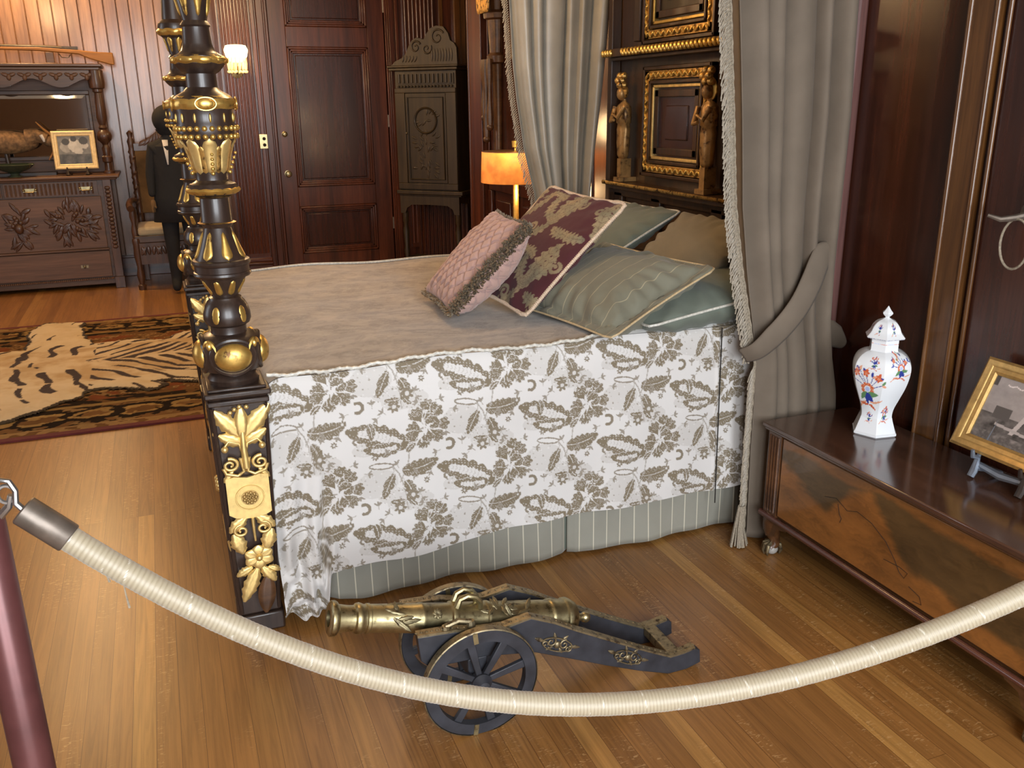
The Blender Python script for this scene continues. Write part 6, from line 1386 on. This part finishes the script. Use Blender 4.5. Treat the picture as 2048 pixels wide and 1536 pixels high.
b = MB(); b.lathe([(0, 0.05), (0.01, 0.055), (0.015, 0.03), (0.03, 0.035), (0.06, 0.11), (0.10, 0.16), (0.104, 0.157), (0.062, 0.10), (0.035, 0.01)], (-1.10, 8.46, 0.962), 30); t.location = (-1.10, 8.46, 0.962); obj('bowl', b, plain('green_glass', (0.05, 0.065, 0.04), 0.12), t)
t = thing('long_gun', (-0.75, 8.70, 1.85), 'long gun with orange brown wooden stock lying in a rack above the sideboard', 'gun')
b = MB(); pf = [(-0.235, 1.945), (-0.232, 1.848), (-0.27, 1.850), (-0.42, 1.895), (-0.50, 1.930), (-0.62, 1.940), (-0.80, 1.955), (-1.3, 1.965), (-1.3, 1.985), (-0.80, 1.985), (-0.66, 1.975), (-0.50, 1.965), (-0.42, 1.955), (-0.36, 1.950)]
b.prism(pf, 8.66, 8.695, XZ); obj('stock', b, M_rifle, t, bevel=0.008)
b = MB(); b.tube([(-0.50, 8.678, 1.972), (-0.75, 8.678, 1.985), (-1.9, 8.678, 2.005)], [0.014, 0.015, 0.011], 12); b.tube([(-0.56, 8.678, 1.93), (-0.58, 8.678, 1.905), (-0.63, 8.678, 1.905), (-0.65, 8.678, 1.935)], 0.004, 6); b.box(-0.62, -0.50, 8.665, 8.69, 1.965, 1.992); obj('metal_barrel', b, M_cab, t)
t = thing('gun_rack', (-1.1, 8.70, 1.85), 'dark wooden uprights on the sideboard cornice holding the long gun', 'rack')
for xx in (-0.72, -1.45):
    b = MB(); b.box(xx-0.03, xx+0.03, 8.66, 8.70, 1.850, 1.945); b.box(xx-0.05, xx+0.05, 8.64, 8.72, 1.850, 1.862); obj('upright', b, M_oakdark, t, bevel=0.003)

# ================================================================== CHAIR AND FIGURE
CR = thing('carved_chair', (0.03, 8.42, 0), 'dark carved high back chair with cream seat beside the sideboard', 'chair')
cx, cy = 0.03, 8.42
for s in (-1, 1):
    b = MB(); b.lathe([(0, 0.03), (0.04, 0.034), (0.05, 0.02), (0.12, 0.032), (0.2, 0.02), (0.3, 0.034), (0.38, 0.03), (0.42, 0.035), (0.44, 0.03)], (cx+s*0.27, cy-0.25, 0), 18); obj('leg', b, M_oakcarve, CR)
    b = MB(); b.box(cx+s*0.23-0.022, cx+s*0.23+0.022, cy+0.21, cy+0.255, 0, 0.50); obj('leg', b, M_oakcarve, CR, bevel=0.004)
    b = MB(); b.lathe([(0.50, 0.022), (0.56, 0.026)]+[(0.58+k*0.022, 0.024+0.007*(k % 2)) for k in range(27)]+[(1.18, 0.026), (1.22, 0.03), (1.25, 0.018), (1.29, 0.026), (1.31, 0.006)], (cx+s*0.22, cy+0.235, 0), 16, fn=lambda z, r, a: r*(1+0.10*sin(2*a+z*90))); obj('back_post', b, M_oakcarve, CR)
    b = MB(); b.tube([(cx+s*0.24, cy+0.22, 0.72), (cx+s*0.28, cy, 0.735), (cx+s*0.29, cy-0.2, 0.72), (cx+s*0.28, cy-0.27, 0.69)], [0.02, 0.024, 0.026, 0.03], 10); b.lathe([(0.44, 0.024), (0.5, 0.03), (0.56, 0.018), (0.62, 0.03), (0.70, 0.022)], (cx+s*0.27, cy-0.22, 0), 14); obj('armrest', b, M_oakcarve, CR)
b = MB(); b.box(cx-0.28, cx+0.28, cy-0.27, cy+0.24, 0.40, 0.46); obj('seat_frame', b, M_oakdark, CR, bevel=0.006)
b = MB(); b.box(cx-0.25, cx+0.25, cy-0.255, cy+0.20, 0.455, 0.53); obj('seat', b, M_cream, CR, bevel=0.025)
b = MB()
for k in range(16): b.leaf(faceY(cx-0.24+k*0.032, cy-0.29, 0.30) @ Rz(60+(k*47) % 60), 0.08, 0.02, 0.015, 3, 8)
b.box(cx-0.25, cx+0.25, cy-0.285, cy-0.26, 0.22, 0.40); obj('front_stretcher', b, M_oakcarve, CR, smooth=60)
b = MB(); b.box(cx-0.20, cx+0.20, cy+0.215, cy+0.25, 0.60, 1.16); obj('back_panel', b, M_tapes, CR, bevel=0.01)
b = MB(); b.box(cx-0.20, cx+0.20, cy+0.21, cy+0.25, 1.14, 1.20)
for k in range(9): b.leaf(faceY(cx-0.16+k*0.04, cy+0.215, 1.18) @ Rz(90+(k-4)*14), 0.09+0.03*(4-abs(k-4))/4, 0.024, 0.015, 3, 8)
obj('crest_rail', b, M_oakcarve, CR, smooth=60)
# dressed figure: one continuous dark body, hat and details as clothing
FG = thing('person', (0.125, 7.93, 0), 'figure in round black hat, black coat, white shirt and red flower beside the chair', 'person')
def skin(name, verts, edges, rad, mat, parent, lvl=1):
    off = WL[parent]; me = bpy.data.meshes.new(name); me.from_pydata([tuple(Vector(v)-off) for v in verts], edges, []); me.materials.append(mat)
    o = bpy.data.objects.new(name, me); COL.objects.link(o); o.parent = parent; WL[o] = off
    m = o.modifiers.new('skin', 'SKIN'); m.use_smooth_shade = True
    for i, r in enumerate(rad): me.skin_vertices[0].data[i].radius = r if hasattr(r, '__len__') else (r, r)
    me.skin_vertices[0].data[0].use_root = True
    q = o.modifiers.new('sub', 'SUBSURF'); q.levels = lvl; q.render_levels = lvl; return o
fx, fy = 0.125, 7.93
V_ = [(fx, fy, 0.80), (fx, fy, 0.95), (fx, fy, 1.10), (fx, fy, 1.20), (fx, fy, 1.27), (fx, fy, 1.33), (fx, fy-0.005, 1.39),
      (fx-0.075, fy, 0.74), (fx-0.08, fy-0.005, 0.42), (fx-0.08, fy+0.01, 0.10), (fx-0.09, fy-0.09, 0.035), (fx+0.075, fy, 0.74), (fx+0.08, fy-0.005, 0.42), (fx+0.08, fy+0.01, 0.10), (fx+0.09, fy-0.09, 0.035),
      (fx-0.145, fy, 1.19), (fx-0.185, fy-0.01, 0.98), (fx-0.19, fy-0.05, 0.80), (fx+0.145, fy, 1.19), (fx+0.185, fy-0.01, 0.98), (fx+0.19, fy-0.05, 0.80)]
E_ = [(0, 1), (1, 2), (2, 3), (3, 4), (4, 5), (5, 6), (0, 7), (7, 8), (8, 9), (9, 10), (0, 11), (11, 12), (12, 13), (13, 14), (3, 15), (15, 16), (16, 17), (3, 18), (18, 19), (19, 20)]
R_ = [(0.14, 0.10), (0.125, 0.09), (0.14, 0.10), (0.13, 0.09), (0.05, 0.05), (0.07, 0.075), (0.075, 0.085), 0.085, 0.062, 0.045, 0.035, 0.085, 0.062, 0.045, 0.035, 0.05, 0.04, 0.028, 0.05, 0.04, 0.028]
skin('body', V_, E_, R_, M_black, FG, 2)
for s in (-1, 1):
    hv = [(fx+s*0.19, fy-0.055, 0.79), (fx+s*0.19, fy-0.062, 0.745)]; he = [(0, 1)]; hr = [0.022, 0.026]
    for k in range(4):
        a = (k-1.5)*0.016; hv += [(fx+s*0.19+a*0.3, fy-0.065+a, 0.715), (fx+s*0.188+a*0.3, fy-0.075+a, 0.685-0.004*abs(k-1.5))]; he += [(1, len(hv)-2), (len(hv)-2, len(hv)-1)]; hr += [0.008, 0.0065]
    hv += [(fx+s*0.175, fy-0.085, 0.735), (fx+s*0.17, fy-0.095, 0.715)]; he += [(1, len(hv)-2), (len(hv)-2, len(hv)-1)]; hr += [0.009, 0.007]
    skin('hand', hv, he, hr, M_tapes, FG, 1)
b = MB(); b.ball((fx, fy+0.005, 1.405), 0.120, (1, 1, 0.98), 28, 20); b.lathe([(1.27, 0.05), (1.30, 0.085), (1.33, 0.105)], (fx, fy+0.01, 0), 24); obj('hat', b, M_black, FG)
b = MB(); b.lathe([(0.60, 0.20), (0.80, 0.175), (0.95, 0.155), (1.10, 0.160), (1.20, 0.150), (1.245, 0.085), (1.25, 0.06)], (fx, fy, 0), 28, sy=0.72, cap=False, fn=lambda z, r, a: r*(1+0.02*sin(6*a))); obj('coat', b, M_black, FG, solid=0.004)
b = MB(); b.add([(fx-0.065, fy-0.085, 1.25), (fx-0.02, fy-0.09, 1.25), (fx-0.035, fy-0.128, 1.06), (fx-0.045, fy-0.128, 1.06)], [(0, 1, 2, 3)]); obj('shirt_front', b, M_white, FG, solid=0.012)
b = MB()
for k in range(7): b.ball((fx+0.085+0.014*cos(k), fy-0.118, 1.165+0.014*sin(k)), 0.014, n=8, rings=6)
obj('flower', b, M_red, FG)
b = MB(); m = T(fx, fy-0.118, 1.385)
b.ball((0, -0.004, 0.0), 0.012, (0.8, 1.2, 1.5), 8, 6, m)
for s in (-1, 1): b.ball((s*0.026, 0.004, 0.018), 0.008, (1.2, 0.6, 0.7), 8, 6, m)
b.ball((0, 0.0, -0.03), 0.014, (1.4, 0.5, 0.4), 8, 6, m); obj('face_features', b, M_easeldk, FG)

# ================================================================== CORNER CABINET
CB = thing('corner_cabinet', (2.45, 8.2, 0), 'dark weathered carved corner cabinet with arched crest right of the door', 'cabinet')
dA = Vector((0.7071, -0.7071, 0)); dN = Vector((-0.7071, -0.7071, 0)); A = Vector((2.11, 8.30, 0)); W_ = 0.622
MC = Matrix(((dA.x, 0, dN.x, A.x), (dA.y, 0, dN.y, A.y), (0, 1, 0, 0), (0, 0, 0, 1)))   # x along front, y up, z outwards
b = MB(); b.box(0.0, W_, 0.735, 1.79, -0.30, -0.0, MC); obj('carcass', b, M_cab, CB, bevel=0.003)
b = MB(); b.box(-0.045, W_+0.03, 1.79, 1.815, -0.30, 0.035, MC); b.box(-0.055, W_+0.045, 1.815, 1.835, -0.30, 0.05, MC); obj('cornice', b, M_cab, CB, bevel=0.006)
b = MB(); b.box(0.02, W_-0.02, 1.675, 1.765, 0, 0.012, MC)
for k in range(13): b.lathe([(0, 0.016), (0.075, 0.016)], n=8, m=MC @ T(0.05+k*0.0435, 1.685, 0.012) @ Rx(-90))
for k in range(17): b.ball((0.04+k*0.034, 1.655, 0.008), 0.011, n=8, rings=6, m=MC)
obj('carved_frieze', b, M_cab, CB)
b = MB(); 
for a0_, a1_, c0_, c1_ in ((0.0, W_, 1.60, 1.64), (0.0, W_, 0.745, 0.80), (0.0, 0.10, 0.80, 1.60), (W_-0.10, W_, 0.80, 1.60)): b.box(a0_, a1_, c0_, c1_, 0, 0.018, MC)
obj('face_frame', b, M_cab, CB, bevel=0.004)
b = MB(); b.box(0.105, W_-0.105, 0.805, 1.595, 0.002, 0.014, MC); DR = obj('door', b, M_cab, CB, bevel=0.003)
b = MB()
for e in (0.13,): b.tube([MC @ Vector(p) for p in ((e, 0.84, 0.016), (W_-e, 0.84, 0.016), (W_-e, 1.56, 0.016), (e, 1.56, 0.016), (e, 0.84, 0.016))], 0.008, 6)
b.tube([MC @ Vector((W_/2+0.11*cos(a), 1.36+0.11*sin(a), 0.016)) for a in np.linspace(0, 2*pi, 30)], 0.010, 6)
r_ = random.Random(4)
for k in range(40): 
    a = k*2.4; q = 0.10*sqrt((k % 10)/10); b.leaf(MC @ T(W_/2+q*cos(a)*1.1, (1.36, 1.16, 0.95, 1.05)[k % 4]+q*sin(a), 0.013) @ Rz(math.degrees(a)), 0.06, 0.014, 0.010, 3, 8)
obj('door_carving', b, M_cab, DR, smooth=60)
b = MB(); b.ball((0.115, 1.25, 0.022), 0.011, m=MC); obj('door_knob', b, M_tarn, DR)
b = MB(); cr = [(-0.02, 1.835), (0.02, 1.87), (0.10, 1.90), (0.14, 1.94), (0.17, 2.00), (0.205, 2.045), (0.25, 2.065), (0.295, 2.055), (0.32, 2.045), (0.345, 2.085), (0.39, 2.135), (0.45, 2.155), (0.52, 2.145), (0.565, 2.09), (0.585, 2.03), (0.62, 2.01), (0.645, 1.97), (0.65, 1.835)]
b.prism(cr, -0.02, 0.02, MC); KR = obj('arched_crest', b, M_cab, CB, smooth=20)
b = MB()
for (x, z, r, tt) in ((0.24, 1.985, 0.055, 1.3), (0.35, 1.97, 0.05, -1.2), (0.46, 2.06, 0.07, 1.3)):
    b.scroll(MC @ T(x, z, 0.022), r, tt, 0.009, 1, 0.5)
for k in range(8): b.leaf(MC @ T(0.40+k*0.028, 1.86, 0.02) @ Rz(90), 0.11, 0.012, 0.010, 0, 8)
for k in range(5): b.leaf(MC @ T(0.10+k*0.03, 1.86, 0.02) @ Rz(80-k*5), 0.06, 0.012, 0.010, 0, 8)
obj('crest_carving', b, M_cab, KR, smooth=60)
b = MB(); b.box(-0.02, W_+0.05, 0.70, 0.735, -0.30, 0.03, MC); b.box(0.0, W_+0.03, 0.685, 0.70, -0.30, 0.015, MC); obj('waist_moulding', b, M_cab, CB, bevel=0.005)
b = MB(); ar = [(0.0, 0.685), (0.0, 0.52), (0.05, 0.52), (0.07, 0.57), (0.12, 0.60), (W_/2, 0.605), (W_-0.12, 0.60), (W_-0.07, 0.57), (W_-0.05, 0.52), (W_, 0.52), (W_, 0.685)]
b.prism(ar, -0.015, 0.005, MC); obj('arched_apron', b, M_cab, CB)
for x in (0.03, W_-0.03):
    b = MB(); b.lathe([(0.06, 0.028), (0.1, 0.02), (0.16, 0.03), (0.2, 0.02), (0.35, 0.03), (0.42, 0.018), (0.44, 0.028), (0.53, 0.028)], MC @ Vector((x, 0, -0.03)), 14); obj('leg', b, M_cab, CB)
b = MB(); b.box(0, W_, 0.0, 0.09, -0.28, 0.0, MC); obj('plinth', b, M_cab, CB, bevel=0.004)
b = fluted(0, 1, 0, 0, 1, 1); b = MB(); b.box(0.04, W_-0.04, 0.09, 0.60, -0.27, -0.25, MC)
for k in range(12): b.lathe([(0.09, 0.012), (0.60, 0.012)], MC @ Vector((0.07+k*0.043, 0, -0.25)), 8)
obj('fluted_backing', b, M_mahog_deep, CB)

# ================================================================== BEDSIDE TABLE AND LAMP
NT = thing('bedside_table', (1.965, 4.95, 0), 'dark wooden bedside table hidden behind the bed under the glowing lamp', 'table')
b = MB(); b.box(1.76, 2.16, 4.72, 5.18, 0.60, 0.63); obj('table_top', b, M_head, NT, bevel=0.004)
b = MB(); b.box(1.79, 2.14, 4.75, 5.15, 0.46, 0.60); obj('drawer_case', b, M_head, NT, bevel=0.004)
for xx in (1.81, 2.12):
    for yy in (4.77, 5.13): b = MB(); b.lathe([(0, 0.015), (0.46, 0.022)], (xx, yy, 0), 12); obj('leg', b, M_head, NT)
LP = thing('table_lamp', (1.978, 5.0, 0.63), 'lit bedside lamp with orange mottled drum shade behind the cushions', 'lamp')
b = MB(); b.lathe([(0, 0.09), (0.01, 0.092), (0.02, 0.07), (0.03, 0.03), (0.035, 0.020), (0.43, 0.016), (0.44, 0.03), (0.46, 0.012), (0.62, 0.008), (0.625, 0.02), (0.66, 0.022), (0.665, 0.003)], (1.978, 5.0, 0.63), 24); obj('brass_stem', b, M_gold, LP)
b = MB(); b.lathe([(0.425, 0.205), (0.60, 0.198)], (1.978, 5.0, 0.63), 48, cap=False); obj('lamp_shade', b, M_shade, LP, solid=0.003)
b = MB(); b.lathe([(0.600, 0.198), (0.603, 0.197), (0.606, 0.02)], (1.978, 5.0, 0.63), 40); obj('shade_top', b, M_oakdark, LP)
b = MB(); b.lathe([(0.47, 0.012), (0.50, 0.028), (0.53, 0.03), (0.56, 0.012)], (1.978, 5.0, 0.63), 16); obj('bulb', b, M_bulb, LP)
point('lamp_light', (1.978, 4.93, 0.99), 5, WARM, 0.05); point('lamp_light', (1.86, 4.75, 1.36), 5, WARM, 0.08)
# unseen lanterns, added to bring warm light to the room and headboard
for i, p in enumerate(ADDED_LANTERNS):
    t = thing('added_lantern', (p[0], p[1], 2.6), ['added unseen ceiling lantern above the tiger skin', 'added unseen ceiling lantern before the door', 'added unseen ceiling lantern above the bed, warming the headboard'][i], 'added ceiling light', 'added lanterns')
    b = MB(); b.lathe([(2.62, 0.03), (2.66, 0.12), (2.74, 0.14), (2.80, 0.11), (2.82, 0.03)], (*p[:2], 0), 28); obj('glass_shade', b, M_bulb, t)
    b = MB(); b.tube([(p[0], p[1], 2.82), (p[0], p[1], ZC)], 0.012, 8); b.lathe([(ZC-0.03, 0.03), (ZC-0.001, 0.08)], (*p[:2], 0), 20); obj('hanging_rod', b, M_brass, t)
    point('added_lantern_light', (p[0], p[1], 2.50), (34, 34, 26)[i], WARM, 0.12)
